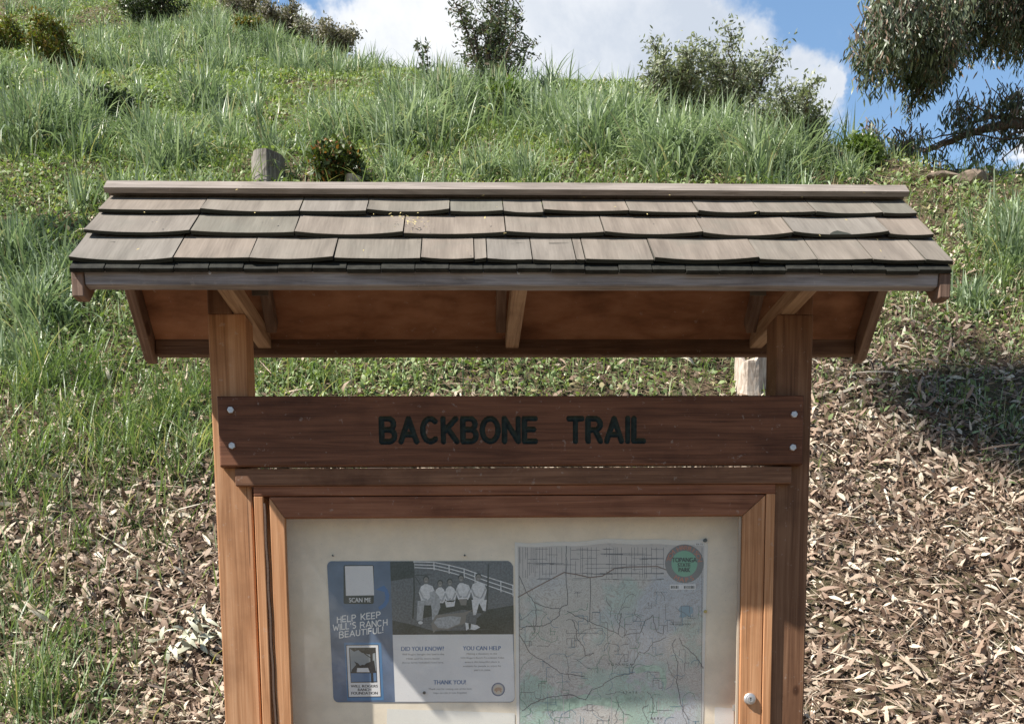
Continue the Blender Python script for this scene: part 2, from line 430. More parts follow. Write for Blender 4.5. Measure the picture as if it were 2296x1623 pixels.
# ridge cap boards
SCAP = s_at(425, .034+NS)
for back in (False, True):
    n = 70; V = []; F = []; th = .018
    for i in range(n+1):
        x = -WR+.006+(2*WR-.012)*i/n; wv_ = .0015*sin(x*3+1)+random.uniform(-.0005, .0005)
        for (s, nn) in ((-.012 if not back else .008, .034+NS), (SCAP, .034+NS), (SCAP, .034-th+NS), (.0, .034-th+NS)):
            V.append(fs(x, s+(wv_ if s > .02 else 0), nn+wv_*.6, back))
    for i in range(n):
        for j in range(4):
            j2 = (j+1) % 4; F.append((i*4+j, i*4+j2, i*4+4+j2, i*4+4+j))
    F += [(0, 1, 2, 3), (n*4, n*4+1, n*4+2, n*4+3)]
    me = bpy.data.meshes.new('ridge_cap'); me.from_pydata([tuple(v) for v in V], [], F)
    bm = bmesh.new(); bm.from_mesh(me); bmesh.ops.recalc_face_normals(bm, faces=bm.faces); bm.to_mesh(me); bm.free()
    link('ridge_cap', me, wood('ridge_cap_wood', (2.5, 40, 40), [(.15, .13, .115), (.25, .215, .19), (.36, .315, .28)], stain=.5, bump=.5, stc=(.5, .48, .42)) if not back else m_shingle, ROOF)
    if not back: CAP = bpy.data.objects['ridge_cap']
# little metal clips on the rafters
for x in (583, 1700):
    p = up(x, 656, .1); mb = MB(); mb.box(p.x-.03, p.x+.03, p.y, p.y+.003, p.z-.01, p.z+.012); mb.build('bracket', m_dull, ROOF, .001)

# ------------------------------------------------------------------ stroke lettering
def arc(cx, cy, rx, ry, a0, a1, n=10): return [(cx+rx*cos(radians(a0+(a1-a0)*i/n)), cy+ry*sin(radians(a0+(a1-a0)*i/n))) for i in range(n+1)]
G = {'B': (.62, [[(0, 0), (0, 1), (.32, 1)]+arc(.34, .76, .24, .24, 90, -90)+[(0, .52)], [(.34, .52)]+arc(.36, .26, .26, .26, 90, -90)+[(0, 0)]]),
     'A': (.74, [[(0, 0), (.37, 1), (.74, 0)], [(.13, .3), (.61, .3)]]),
     'C': (.68, [arc(.36, .5, .36, .5, 50, 310, 18)]),
     'K': (.64, [[(0, 0), (0, 1)], [(.6, 1), (.03, .42)], [(.2, .58), (.64, 0)]]),
     'O': (.76, [arc(.38, .5, .38, .5, 0, 360, 24)]),
     'N': (.66, [[(0, 0), (0, 1), (.66, 0), (.66, 1)]]),
     'E': (.52, [[(.52, 1), (0, 1), (0, 0), (.52, 0)], [(0, .52), (.44, .52)]]),
     'T': (.64, [[(0, 1), (.64, 1)], [(.32, 1), (.32, 0)]]),
     'R': (.62, [[(0, 0), (0, 1), (.34, 1)]+arc(.36, .75, .25, .25, 90, -90)+[(0, .5)], [(.34, .5), (.62, 0)]]),
     'I': (.0, [[(0, 0), (0, 1)]]),
     'L': (.48, [[(0, 1), (0, 0), (.48, 0)]]),
     'H': (.6, [[(0, 0), (0, 1)], [(.6, 0), (.6, 1)], [(0, .5), (.6, .5)]]),
     'P': (.55, [[(0, 0), (0, 1), (.3, 1)]+arc(.3, .74, .25, .26, 90, -90)+[(0, .48)]]),
     'W': (.9, [[(0, 1), (.22, 0), (.45, .7), (.68, 0), (.9, 1)]]),
     "'": (.05, [[(.03, 1), (0, .75)]]),
     'S': (.5, [arc(.27, .76, .24, .24, 40, 230, 9)+arc(.25, .25, .25, .26, 80, -130, 9)]),
     'U': (.55, [[(0, 1), (0, .3)]+arc(.275, .28, .275, .28, 180, 360)+[(.55, 1)]]),
     'F': (.48, [[(.48, 1), (0, 1), (0, 0)], [(0, .52), (.4, .52)]]),
     '!': (.02, [[(0, 1), (0, .3)], [(0, .05), (0, 0)]]), ' ': (.35, [])}
def strokes(s, gap=.3):
    x = 0; o = []
    for c in s:
        w, ps = G[c]
        for p in ps: o.append([(x+a, b) for a, b in p])
        x += w+gap
    return o, x-gap

# ------------------------------------------------------------------ sign board with routed lettering
YS = -.040
a = up(485, 888, YS); b = up(1800, 886, YS); c = up(495, 1043, YS); d = up(1803, 1043, YS)
sx0, sx1, sz0, sz1 = (a.x+c.x)/2, (b.x+d.x)/2, (c.z+d.z)/2, (a.z+b.z)/2
segs = []
for word, x0, x1, y0, y1 in (('BACKBONE', 856, 1200, 990, 938), ('TRAIL', 1276, 1443, 989, 938)):
    st, w = strokes(word, .30 if word == 'BACKBONE' else .31)
    p0 = up(x0, y0, YS); p1 = up(x1, y1, YS)
    for pl in st:
        q = [(p0.x+u/w*(p1.x-p0.x), p0.z+v*(p1.z-p0.z)) for u, v in pl]
        segs += [(q[i], q[i+1]) for i in range(len(q)-1)]
nx, nz = 1000, 118
xs = np.linspace(sx0, sx1, nx+1); zs = np.linspace(sz0, sz1, nz+1)
XX, ZZ = np.meshgrid(xs, zs); dist = np.full(XX.shape, 9.0)
for (p, q) in segs:
    px, pz = p; vx, vz = q[0]-px, q[1]-pz; L = vx*vx+vz*vz+1e-12
    tt = np.clip(((XX-px)*vx+(ZZ-pz)*vz)/L, 0, 1); dist = np.minimum(dist, np.hypot(XX-px-tt*vx, ZZ-pz-tt*vz))
RW = .0098
dep = np.clip(1-(dist/RW)**2, 0, 1)*.006
YY = YS+dep+.0012*np.sin(XX*2.1)+0
edge = np.minimum(np.minimum(XX-sx0, sx1-XX), np.minimum(ZZ-sz0, sz1-ZZ)); YY = YY+np.clip(1-edge/.004, 0, 1)**2*.0035
V = np.stack([XX, YY, ZZ], -1).reshape(-1, 3); ii = np.arange(V.shape[0]).reshape(nz+1, nx+1)
Q = np.stack([ii[:-1, :-1], ii[:-1, 1:], ii[1:, 1:], ii[1:, :-1]], -1).reshape(-1, 4)
cen = dist.reshape(-1)[Q].mean(1); G_ = cen < RW*1.02
def sub(Qs):
    u, inv = np.unique(Qs, return_inverse=True); return V[u], inv.reshape(Qs.shape)
vb, qb = sub(Q[~G_]); nb = len(vb)
# close the board behind with a box
bx = np.array([[sx0, YS+.0035, sz0], [sx1, YS+.0035, sz0], [sx1, YS+.0035, sz1], [sx0, YS+.0035, sz1], [sx0, -.0015, sz0], [sx1, -.0015, sz0], [sx1, -.0015, sz1], [sx0, -.0015, sz1]])
bq = np.array([[4, 5, 1, 0], [5, 6, 2, 1], [6, 7, 3, 2], [7, 4, 0, 3], [7, 6, 5, 4]])+nb
SIGN = link('sign_board', mesh_np('sign_board', np.vstack([vb, bx]), np.vstack([qb, bq]), 4), w_sign, K)
Qg = Q[G_]; xg = V[Qg[:, 0], 0]; xm = up(1238, 960, YS).x
for k_ in (xg < xm, xg >= xm):
    vg, qg = sub(Qg[k_]); link('lettering', mesh_np('lettering', vg, qg, 4, True), m_groove, SIGN)
for (x, y) in ((517, 919), (520, 999), (1781, 929), (1778, 1003)):
    p = up(x, y, YS-.006); mb = MB()
    rot0 = random.uniform(0, 1); R = .0125
    ring = [Vector((p.x+R*cos(rot0+k*pi/3), 0, p.z+R*sin(rot0+k*pi/3))) for k in range(6)]
    mb.prism([Vector((q.x, YS-.010, q.z)) for q in ring], [Vector((q.x, YS+.002, q.z)) for q in ring])
    mb.build('bolt', m_steel, SIGN, .0018)

# ------------------------------------------------------------------ rails and glazed case
def rect(x0, x1, y0, y1, Y):           # photo rectangle -> X0,X1,Z0,Z1 on plane Y
    a = up(x0, y0, Y); b = up(x1, y1, Y); c = up(x0, y1, Y); d = up(x1, y0, Y)
    return (a.x+c.x)/2, (b.x+d.x)/2, (b.z+c.z)/2, (a.z+d.z)/2
X0, X1, Z0, Z1 = rect(527, 1775, 1048, 1086, -.030)
mb = MB(); mb.box(X0, X1, -.030, -.001, Z0, Z1); mb.build('header_rail', wood('header_rail_wood', (1.6, 22, 26), [(.10, .05, .03), (.19, .095, .055), (.28, .15, .09)], stain=.7), K, .003)
YC = -.021
cx0, cx1, _, cz1 = rect(568, 1739, 1087, 1107, YC); cz0 = -1.1
fw_ = .033
mb = MB(); mb.box(cx0, cx1, YC, .112, cz1-.034, cz1); mb.build('case_rail', w_railx, K, .003)
for s in (-1, 1):
    a, b = (cx0, cx0+fw_) if s < 0 else (cx1-fw_, cx1)
    mb = MB(); mb.box(a, b, YC+.001, .112, cz0, cz1-.0345); mb.build('case_stile', w_stile, K, .003)
mb = MB(); mb.box(cx0+.034, cx1-.034, .095, .109, cz0, cz1-.035); BACK = mb.build('backing_board', m_cream, K)
YD = -.017
dx0, dx1, _, dz1 = rect(604, 1716, 1111, 1150, YD); ix0, ix1, _, iz1 = rect(641, 1664, 1158, 1300, YD)
DOOR = empty('case_door', (0, YD, .3)); DOOR.parent = K; DOOR.location = Vector((0, YD, .3))-K.location
def wedge(loop, name, m):
    mb = MB(); mb.prism([(x, YD, z) for x, z in loop], [(x, .012, z) for x, z in loop]); return mb.build(name, m, DOOR, .003)
g = .0006
wedge([(dx0, dz1), (dx1, dz1), (ix1, iz1), (ix0, iz1)], 'door_rail', w_railx)
wedge([(dx0, dz1-g*2), (ix0-g, iz1-g), (ix0-g, cz0), (dx0, cz0)], 'door_stile', w_stile)
wedge([(dx1, dz1-g*2), (dx1, cz0), (ix1+g, cz0), (ix1+g, iz1-g)], 'door_stile', w_stile)
# aluminium bead round the glass at the right
mb = MB(); mb.box(ix1-.010, ix1-.001, -.004, .006, cz0, iz1-.001); mb.build('glazing_bead', plain('pale_glazing_bead', (.45, .38, .30), .5, bump=.2), DOOR, .001)
m, t = mat('scratched_acrylic_glazing')
tcc = t.add('ShaderNodeTexCoord')
gl = t.add('ShaderNodeBsdfGlossy', Roughness=.04); tr = t.add('ShaderNodeBsdfTransparent'); di = t.add('ShaderNodeBsdfDiffuse')
di.inputs[0].default_value = (.8, .8, .82, 1); tr.inputs[0].default_value = (.98, .97, .95, 1)
lw = t.add('ShaderNodeLayerWeight', Blend=.5); fac_ = t.math('ADD', t.math('MULTIPLY', t.math('POWER', lw.outputs['Facing'], 4.0), .45), .055)
dn1 = t.noise(tcc.outputs['Object'], 3.0, 6, .7); dn2 = t.noise(t.vmath('MULTIPLY', tcc.outputs['Object'], (40, 1, 300)), 1, 2, .5)
dn3 = t.noise(tcc.outputs['Object'], 350, 2, .5)
haze = t.math('ADD', t.math('MULTIPLY', t.mrange(dn1.outputs[0], .4, .75), .10), t.math('MULTIPLY', t.mrange(dn3.outputs[0], .68, .78), .35))
haze = t.math('ADD', haze, .008)
m1 = t.add('ShaderNodeMixShader'); t.l.new(haze, m1.inputs[0]); t.l.new(tr.outputs[0], m1.inputs[1]); t.l.new(di.outputs[0], m1.inputs[2])
m2 = t.add('ShaderNodeMixShader'); t.l.new(fac_, m2.inputs[0]); t.l.new(m1.outputs[0], m2.inputs[1]); t.l.new(gl.outputs[0], m2.inputs[2])
finish(t, m2.outputs[0]); m_glass = m
mb = MB(); mb.poly([(ix0-.01, .004, cz0), (ix1+.0, .004, cz0), (ix1+.0, .004, iz1+.01), (ix0-.01, .004, iz1+.01)]); mb.build('glass_pane', m_glass, DOOR)
# long warped hinge leaf on the left
mb = MB(); pts = []
for i in range(40):
    y = 1128+i*(1760-1128)/39; p = up(592+(y-1128)*.052+.7*sin(i*.9), y, YD-.004); pts.append(p)
for i in range(39):
    p, q = pts[i], pts[i+1]; w = .0035
    mb.prism([(p.x-w, YD-.004, p.z), (p.x+w, YD-.004, p.z), (p.x+w, YD+.012, p.z), (p.x-w, YD+.012, p.z)], [(q.x-w, YD-.004, q.z+.0004), (q.x+w, YD-.004, q.z+.0004), (q.x+w, YD+.012, q.z+.0004), (q.x-w, YD+.012, q.z+.0004)])
mb.build('hinge', m_hinge, DOOR)
# lock
p = up(1681, 1566, YD); mb = MB()
mb.tube([(p.x, YD+.004, p.z), (p.x, YD-.006, p.z), (p.x, YD-.011, p.z), (p.x, YD-.012, p.z)], [.0225, .0225, .0185, .0125], 28)
mb.tube([(p.x, YD-.0119, p.z), (p.x, YD-.0150, p.z)], [.0118, .0112], 24)
mb.tube([(p.x, YD-.0151, p.z+.003), (p.x, YD-.0154, p.z+.003)], .0028, 12, 1); mb.box(p.x-.0011, p.x+.0011, YD-.0154, YD-.0151, p.z-.007, p.z+.003, 1)
LOCK = mb.build('lock', [m_steel, plain('keyhole_black', (.01, .01, .01), .6)], DOOR, .0003)
# catch plate seen behind the right edge of the pane
p = up(1648, 1586, .02); mb = MB(); mb.box(p.x-.011, p.x+.009, .012, .015, p.z-.012, p.z+.012); mb.build('catch_plate', m_steel, DOOR, .001)
for (x, y) in ((1653, 1491), (1648, 1528)):
    p = up(x, y, .02); mb = MB(); mb.tube([(p.x, .008, p.z), (p.x, .02, p.z)], .0025, 8); mb.build('screw', m_steel, DOOR)

# ------------------------------------------------------------------ printed matter
YB = .0935
def c6(x, y): return ((1080+x/2.706)/1.528, (1880+y/2.706)/1.528)
def c5(x, y): return ((1700+x/1.3757)/1.528, (1300+y/1.3757)/1.528)
class Sheet:                            # flat print: layers 0.25 mm apart, one mesh per element group
    def __init__(s, conv): s.conv = conv
    def P(s, x, y, lay):
        a, b = s.conv(x, y); return up(a, b, YB-lay*.00035)
    cnt = 0
    def poly(s, mb, pts, lay, m=0):
        s.cnt += 1; lay += (s.cnt % 29)*.018
        mb.poly([s.P(x, y, lay) for x, y in pts], m)
    def ribbon(s, mb, pts, w, lay, m=0):
        for i in range(len(pts)-1):
            (x0, y0), (x1, y1) = pts[i], pts[i+1]; L = math.hypot(x1-x0, y1-y0)+1e-9
            nx_, ny_ = -(y1-y0)/L*w/2, (x1-x0)/L*w/2; ex, ey = (x1-x0)/L*w*.3, (y1-y0)/L*w*.3
            s.poly(mb, [(x0+nx_-ex, y0+ny_-ey), (x1+nx_+ex, y1+ny_+ey), (x1-nx_+ex, y1-ny_+ey), (x0-nx_-ex, y0-ny_-ey)], lay, m)
    def disc(s, mb, x, y, r, lay, m=0, ry=None, n=20):
        s.poly(mb, [(x+r*cos(2*pi*k/n), y+(ry or r)*sin(2*pi*k/n)) for k in range(n)], lay, m)
TXT = {}
def text_polys(s):
    if s in TXT: return TXT[s]
    cu = bpy.data.curves.new('t', 'FONT'); cu.body = s; cu.size = 1; cu.resolution_u = 3
    ob = bpy.data.objects.new('t', cu); COL.objects.link(ob)
    dg = bpy.context.evaluated_depsgraph_get(); dg.update()
    me = bpy.data.meshes.new_from_object(ob.evaluated_get(dg))
    v = [(q.co.x, q.co.y) for q in me.vertices]; f = [tuple(p.vertices) for p in me.polygons]
    bpy.data.objects.remove(ob); bpy.data.curves.remove(cu); bpy.data.meshes.remove(me)
    xs = [q[0] for q in v] or [0]; ys = [q[1] for q in v] or [0]
    TXT[s] = (v, f, min(xs), max(xs), min(ys), max(ys)); return TXT[s]
def put_text(sh, mb, s, x0, x1, ytop, ybot, lay, m=0, tilt=0, bold=0):
    v, f, a, b, c, d = text_polys(s)
    for dx in ([0] if not bold else [-bold, bold]):
        k = len(mb.v)
        for (x, y) in v:
            px = x0+(x-a)/(b-a)*(x1-x0)+dx; py = ybot-(y-c)/(d-c)*(ybot-ytop)+tilt*(px-x0)
            mb.v.append(tuple(sh.P(px, py, lay+(.3 if dx > 0 else 0))))
        for q in f: mb.f.append(tuple(k+i for i in q)); mb.m.append(m)
def pm(name, c, r=.45): return plain(name, c, r, spec=.35)
p_blue = plain('poster_slate_blue_ink', (.12, .175, .29), .4, bscale=60, var=.15)
p_white = pm('poster_white_paper', (.80, .81, .84)); p_ink = pm('black_ink', (.018, .018, .022)); p_chalk = pm('chalk_white_ink', (.88, .90, .92))
p_mid = pm('bright_blue_ink', (.05, .16, .42)); p_glow = pm('light_blue_glow_ink', (.08, .22, .45)); p_head = pm('blue_heading_ink', (.06, .15, .36))
g_dark = plain('photo_dark_grey', (.030, .034, .038), .4, bscale=900, var=.6); g_mid = plain('photo_mid_grey', (.13, .14, .165), .4, bscale=700, var=.35)
g_lt = plain('photo_light_grey', (.42, .44, .48), .4, bscale=600, var=.25); g_wh = plain('photo_white', (.74, .76, .80), .4, bscale=500, var=.15); g_skin = plain('photo_skin_grey', (.24, .225, .22), .4)

def roundrect(x0, y0, x1, y1, r, n=6, tl=1, tr=1, br=1, bl=1):
    o = []
    for (cx, cy, a0, on, kx, ky) in ((x1-r, y0+r, -90, tr, x1, y0), (x1-r, y1-r, 0, br, x1, y1), (x0+r, y1-r, 90, bl, x0, y1), (x0+r, y0+r, 180, tl, x0, y0)):
        if on: o += [(cx+r*cos(radians(a0+90*i/n)), cy+r*sin(radians(a0+90*i/n))) for i in range(n+1)]
        else: o.append((kx, ky))
    return o
def warp6(x, y):                        # the poster hangs slightly askew
    f = (y-110)/(1420-110); left = 108+f*62; u = (x-150)/1700
    return c6(x, y)
S = Sheet(c6)
pc = up(*c6(980, 760), YB)
POST = empty('notice_poster', pc)
tag(POST, 'blue and white printed notice with an old group photograph, rounded corners, inside the case', 'poster')
def sb(mb, name, mats, par=None):
    return mb.build(name, mats, par or POST)
mb = MB()
# skewed outline (left edge leans right going down)
def sk(x, y): 
    f = (y-110)/1310.
    return (x+ (1-(x-108)/1720.)*62*f + ((x-108)/1720.)*22*f, y+ (0 if x < 900 else 0))
S.poly(mb, [sk(x, y) for x, y in roundrect(108, 112, 1828, 1420, 48)], 1); o_ = sb(mb, 'poster_sheet', [p_blue])
mb = MB(); S.poly(mb, [sk(x, y) for x, y in [(692, 790), (1820, 790)]+[(1828-48+48*cos(radians(a)), 1414-48+48*sin(radians(a))) for a in range(0, 91, 15)]+[(692, 1414)]], 2); sb(mb, 'text_panel', [p_white])
# scan card (the code itself is left out)
mb = MB(); S.poly(mb, roundrect(263, 148, 543, 508, 16), 2, 0); S.poly(mb, [(275, 158), (534, 156), (546, 428), (285, 432)], 3, 1)
S.poly(mb, [(300, 186), (508, 184), (516, 400), (308, 404)], 3.6, 0) if False else None
put_text(S, mb, 'SCAN ME', 314, 516, 452, 494, 3, 1, tilt=-.01, bold=1.2); sb(mb, 'scan_card', [p_ink, p_white])
mb = MB()                              # curved arrow
S.ribbon(mb, [(600, 548), (640, 520), (664, 480), (668, 430), (655, 385), (630, 355)], 34, 2, 0); S.poly(mb, [(560, 375), (640, 335), (655, 400)], 2, 0); sb(mb, 'arrow', [p_mid])
mb = MB()
for s_, x0, x1, y0, y1, tl in (('HELP KEEP', 205, 600, 682, 628, -46), ('WILL\'S RANCH', 165, 666, 754, 700, -48), ('BEAUTIFUL!', 226, 628, 822, 770, -50)):
    st, w = strokes(s_, .24)
    for pl in st:
        jx, jy = random.uniform(-2, 2), random.uniform(-3, 3)
        S.ribbon(mb, [(x0+u/w*(x1-x0)+jx, y0+v*(y1-y0)+tl*u/w+jy) for u, v in pl], 9, 2, 0)
sb(mb, 'handwriting', [p_chalk])
# foundation card
mb = MB(); S.poly(mb, [(268, 866), (612, 866), (636, 1400), (298, 1404)], 1.6, 0); S.poly(mb, [(284, 888), (586, 884), (612, 1370), (306, 1374)], 2.4, 1); S.poly(mb, [(290, 894), (582, 890), (606, 1364), (312, 1368)], 3, 2)
S.poly(mb, [(312, 914), (560, 912), (576, 1234), (330, 1238)], 3.6, 1); S.poly(mb, [(320, 922), (553, 920), (566, 1130), (332, 1134)], 4.2, 3); S.poly(mb, [(330, 1150), (566, 1146), (568, 1226), (334, 1230)], 4.2, 4)
S.poly(mb, [(338, 1120), (380, 1070), (360, 1040), (400, 1060), (430, 1100), (470, 1060), (520, 1040), (545, 1030), (562, 1145), (500, 1150), (340, 1150)], 5, 1)
S.ribbon(mb, [(530, 1230), (524, 1100), (520, 980), (500, 930)], 22, 5, 1); S.ribbon(mb, [(521, 1010), (480, 985), (450, 960)], 8, 5, 1); S.ribbon(mb, [(522, 980), (545, 940)], 9, 5, 1)
S.poly(mb, [(320, 922), (553, 920), (556, 960), (500, 975), (430, 960), (400, 935), (360, 950)], 5, 1); S.poly(mb, [(390, 1095), (440, 1085), (490, 1100), (505, 1140), (385, 1140)], 5.6, 2); S.poly(mb, [(385, 1092), (440, 1070), (505, 1092), (505, 1100), (385, 1102)], 6.2, 1)
for s_, x0, x1, y0, y1 in (('WILL ROGERS', 330, 580, 1258, 1282), ('RANCH', 396, 518, 1290, 1315), ('FOUNDATION', 336, 578, 1322, 1348)): put_text(S, mb, s_, x0, x1, y0, y1, 3.6, 1, tilt=-.004, bold=1.5)
sb(mb, 'foundation_card', [p_glow, p_ink, p_white, pm('card_sky_grey', (.30, .34, .38)), pm('card_water_blue', (.12, .22, .40))])
# old photograph
mb = MB(); ms = [g_mid, g_dark, g_lt, g_wh, g_skin]
def q(pts, lay, m): S.poly(mb, pts, lay, m)
S.poly(mb, [(694, 114), (1790, 110), (1818, 130), (1834, 160), (1840, 788), (718, 794)], 2.4, 0)
q([(694, 118), (915, 112), (920, 270), (700, 296)], 3, 1)
q([(700, 296), (920, 262), (925, 300), (905, 640), (715, 660)], 3, 0); q([(716, 660), (900, 700), (1100, 760), (1840, 740), (1840, 788), (718, 794)], 3, 1)
q([(1600, 560), (1838, 520), (1840, 745), (1480, 745), (1500, 640)], 3, 1)
fl = [(915, 118), (1100, 122), (1240, 150), (1380, 185), (1480, 220), (1600, 262), (1720, 300), (1832, 335)]
for k, dy in enumerate((0, 26, 52)):
    S.ribbon(mb, [(x, y+dy*(1+(x-915)/1500)) for x, y in fl], 9, 3.6, 3)
for x, y in fl: S.ribbon(mb, [(x, y-4), (x+2, y+62*(1+(x-915)/1500))], 9, 3.6, 3)
S.ribbon(mb, [(912, 130), (918, 400), (905, 640)], 13, 4.2, 1); S.ribbon(mb, [(1606, 145), (1600, 380), (1590, 560)], 15, 4.2, 1); S.ribbon(mb, [(925, 245), (1070, 238)], 7, 4.2, 1); S.ribbon(mb, [(930, 260), (975, 330)], 6, 4.2, 1)
q([(1000, 470), (1560, 450), (1560, 600), (1380, 560), (1180, 600), (1000, 640)], 4.2, 1)
people = [(1028, 285, 27, 960, 1110, 330, 500), (1158, 320, 25, 1100, 1215, 360, 500), (1248, 308, 25, 1195, 1310, 350, 490), (1352, 272, 26, 1300, 1445, 320, 470), (1512, 262, 27, 1440, 1590, 310, 480)]
for i, (hx, hy, r, x0, x1, y0, y1) in enumerate(people):
    S.disc(mb, hx, hy-8, r*1.05, 5, 1, r*1.15); S.disc(mb, hx, hy+3, r*.8, 5.6, 4, r*1.05)
    S.ribbon(mb, [(hx-8, hy-1), (hx-4, hy-1)], 4, 6.2, 1); S.ribbon(mb, [(hx+5, hy-1), (hx+9, hy-1)], 4, 6.2, 1); S.ribbon(mb, [(hx-6, hy+14), (hx+6, hy+14)], 3, 6.2, 3)
    q([(hx-12, y0-6), (hx+12, y0-6), (x1-22, y0+14), (x1, y0+70), (x1-12, y0+120), (x1-28, y1), (x0+28, y1), (x0+12, y0+110), (x0, y0+72), (x0+20, y0+16)], 5, 3)
    S.ribbon(mb, [(x0+10, y0+60), (x0+40, y0+125), (hx+5, y1-30)], 15, 5.6, 2); S.ribbon(mb, [(x1-12, y0+60), (x1-40, y0+125), (hx+20, y1-25)], 14, 5.6, 2)
q([(950, 480), (1080, 470), (1075, 520), (1010, 520), (995, 660), (940, 662)], 5, 2); S.disc(mb, 976, 682, 22, 5.6, 3, 15)
q([(1060, 400), (1110, 395), (1150, 440), (1160, 540), (1120, 640), (1085, 660), (1080, 560)], 5.9, 2)
q([(1450, 470), (1590, 470), (1580, 575), (1555, 570), (1520, 500), (1490, 610), (1465, 612)], 5, 3)
q([(1200, 480), (1300, 470), (1290, 530), (1215, 540)], 5, 3); q([(1330, 465), (1410, 460), (1400, 520), (1350, 520)], 5, 4)
q([(1075, 690), (1120, 610), (1250, 600), (1380, 585), (1460, 560), (1400, 610), (1390, 690), (1300, 715), (1230, 750), (1130, 745), (1095, 775)], 6.2, 4)
q([(1100, 680), (1130, 640), (1250, 620), (1350, 630), (1340, 690), (1230, 735), (1140, 730)], 6.8, 2)
q([(1390, 680), (1430, 690), (1500, 705), (1530, 725), (1480, 750), (1420, 740), (1400, 755)], 6.8, 3); q([(1420, 690), (1445, 690), (1440, 740), (1425, 740)], 7.4, 1)
sb(mb, 'photograph', ms)
for s_, x0, x1, y0, y1 in (('DID YOU KNOW?', 798, 1192, 904, 944), ('YOU CAN HELP', 1370, 1720, 900, 938), ('THANK YOU!', 1098, 1396, 1214, 1254)):
    mb = MB(); put_text(S, mb, s_, x0, x1, y0, y1, 3, 0, tilt=-.006, bold=1.6); sb(mb, 'heading', [p_head])
lines = [('Will Rogers bought this land in the', 806, 1194, 974), ('1920s and his entire family', 846, 1154, 1014), ('(horse family included!) lived here.', 806, 1192, 1050),
         ('Making a donation to the', 1404, 1686, 968), ('Will Rogers Ranch Foundation helps', 1346, 1752, 1006), ('ensure this beautiful place is', 1388, 1708, 1044), ('available for people to enjoy for', 1370, 1726, 1082), ('years to come.', 1470, 1628, 1120),
         ('Thank you for visiting one of the best', 1050, 1450, 1294), ('kept secrets in Los Angeles!', 1098, 1404, 1330)]
p_gt = pm('grey_text_ink', (.10, .10, .12))
for blk in (lines[:3], lines[3:8], lines[8:]):
    mb = MB()
    for s_, x0, x1, y in blk: put_text(S, mb, s_, x0, x1, y-6, y+15, 3, 0, tilt=-.006)
    sb(mb, 'body_text', [p_gt])
mb = MB(); S.disc(mb, 1696, 1300, 63, 2.7, 0, n=32); S.disc(mb, 1696, 1300, 52, 3.1, 2, n=32); S.disc(mb, 1696, 1300, 44, 3.4, 3, n=32)
S.poly(mb, [(1662, 1318), (1660, 1298), (1676, 1284), (1700, 1280), (1722, 1286), (1732, 1298), (1726, 1304), (1726, 1326), (1716, 1326), (1712, 1312), (1690, 1312), (1686, 1326), (1674, 1326), (1672, 1312)], 4, 1)
sb(mb, 'round_emblem', [pm('emblem_navy', (.03, .06, .16)), pm('emblem_brown', (.36, .20, .10)), pm('emblem_rim', (.35, .38, .42)), pm('emblem_cream', (.55, .48, .38))])

# map
S5 = Sheet(c5)
mc = up(*c5(540, 1300), YB); MAPO = empty('trail_map', mc)
tag(MAPO, 'creased printed topographic trail map sheet with green round badge, pinned in the case', 'map')
m, t = mat('topographic_map_print'); tcm = t.add('ShaderNodeTexCoord'); ob = tcm.outputs['Object']
n1 = t.noise(ob, 7.5, 6, .55, .6); con = t.math('FRACT', t.math('MULTIPLY', n1.outputs[0], 34)); line = t.mrange(t.math('ABSOLUTE', t.math('SUBTRACT', con, .5)), .10, .26, 1, 0)
sx = t.add('ShaderNodeSeparateXYZ'); t.l.new(ob, sx.inputs[0]); zf = sx.outputs[2]
topm = t.mrange(zf, up(*c5(500, 960), YB).z, up(*c5(500, 900), YB).z)      # flat town at the top has no contours
n2 = t.noise(ob, 5, 4, .6); n3 = t.noise(ob, 3.2, 4, .5); n4 = t.noise(ob, 60, 4, .7)
c = t.mix(t.mrange(n2.outputs[0], .5, .6), (.62, .62, .61), (.50, .61, .59)); c = t.mix(t.mrange(n3.outputs[0], .48, .62), c, (.53, .58, .66))
low = t.mrange(zf, up(*c5(500, 1250), YB).z, up(*c5(500, 1450), YB).z)
gm = t.math('MULTIPLY', low, t.mrange(t.noise(ob, 6.5, 5, .6).outputs[0], .5, .58)); c = t.mix(t.math('MULTIPLY', gm, .6), c, (.36, .62, .48))
c = t.mix(t.math('MULTIPLY', topm, .8), c, (.60, .57, .57)); c = t.mix(t.math('MULTIPLY', line, t.math('MULTIPLY', t.math('SUBTRACT', 1.0, topm), .42)), c, (.24, .17, .14))
c = t.mix(t.math('MULTIPLY', t.mrange(n4.outputs[0], .55, .68), .25), c, (.16, .16, .19))
p = t.add('ShaderNodeBsdfPrincipled', Roughness=.5); t.l.new(c, p.inputs['Base Color']); finish(t, p.outputs[0]); m_map = m
# paper with gentle ripples: grid
def sheetgrid(name, cor, lay, mats, par, amp, n=36, seed=0):
    (x0, y0), (x1, y1), (x2, y2), (x3, y3) = cor; V = []; rr = random.Random(seed); 
    for i in range(n+1):
        for j in range(n+1):
            u, v = j/n, i/n; x = (x0*(1-u)+x1*u)*(1-v)+(x3*(1-u)+x2*u)*v; y = (y0*(1-u)+y1*u)*(1-v)+(y3*(1-u)+y2*u)*v
            if i == 0: y += 5*sin(u*9)+3*sin(u*23)
            p = S5.P(x, y, lay); p.y -= amp*(.5+.5*sin(u*7+v*3)*cos(v*5-u*2)); V.append(tuple(p))
    F = [(i*(n+1)+j, i*(n+1)+j+1, (i+1)*(n+1)+j+1, (i+1)*(n+1)+j) for i in range(n) for j in range(n)]
    me = bpy.data.meshes.new(name); me.from_pydata(V, [], F); me.polygons.foreach_set('use_smooth', [True]*len(F)); return link(name, me, mats, par)
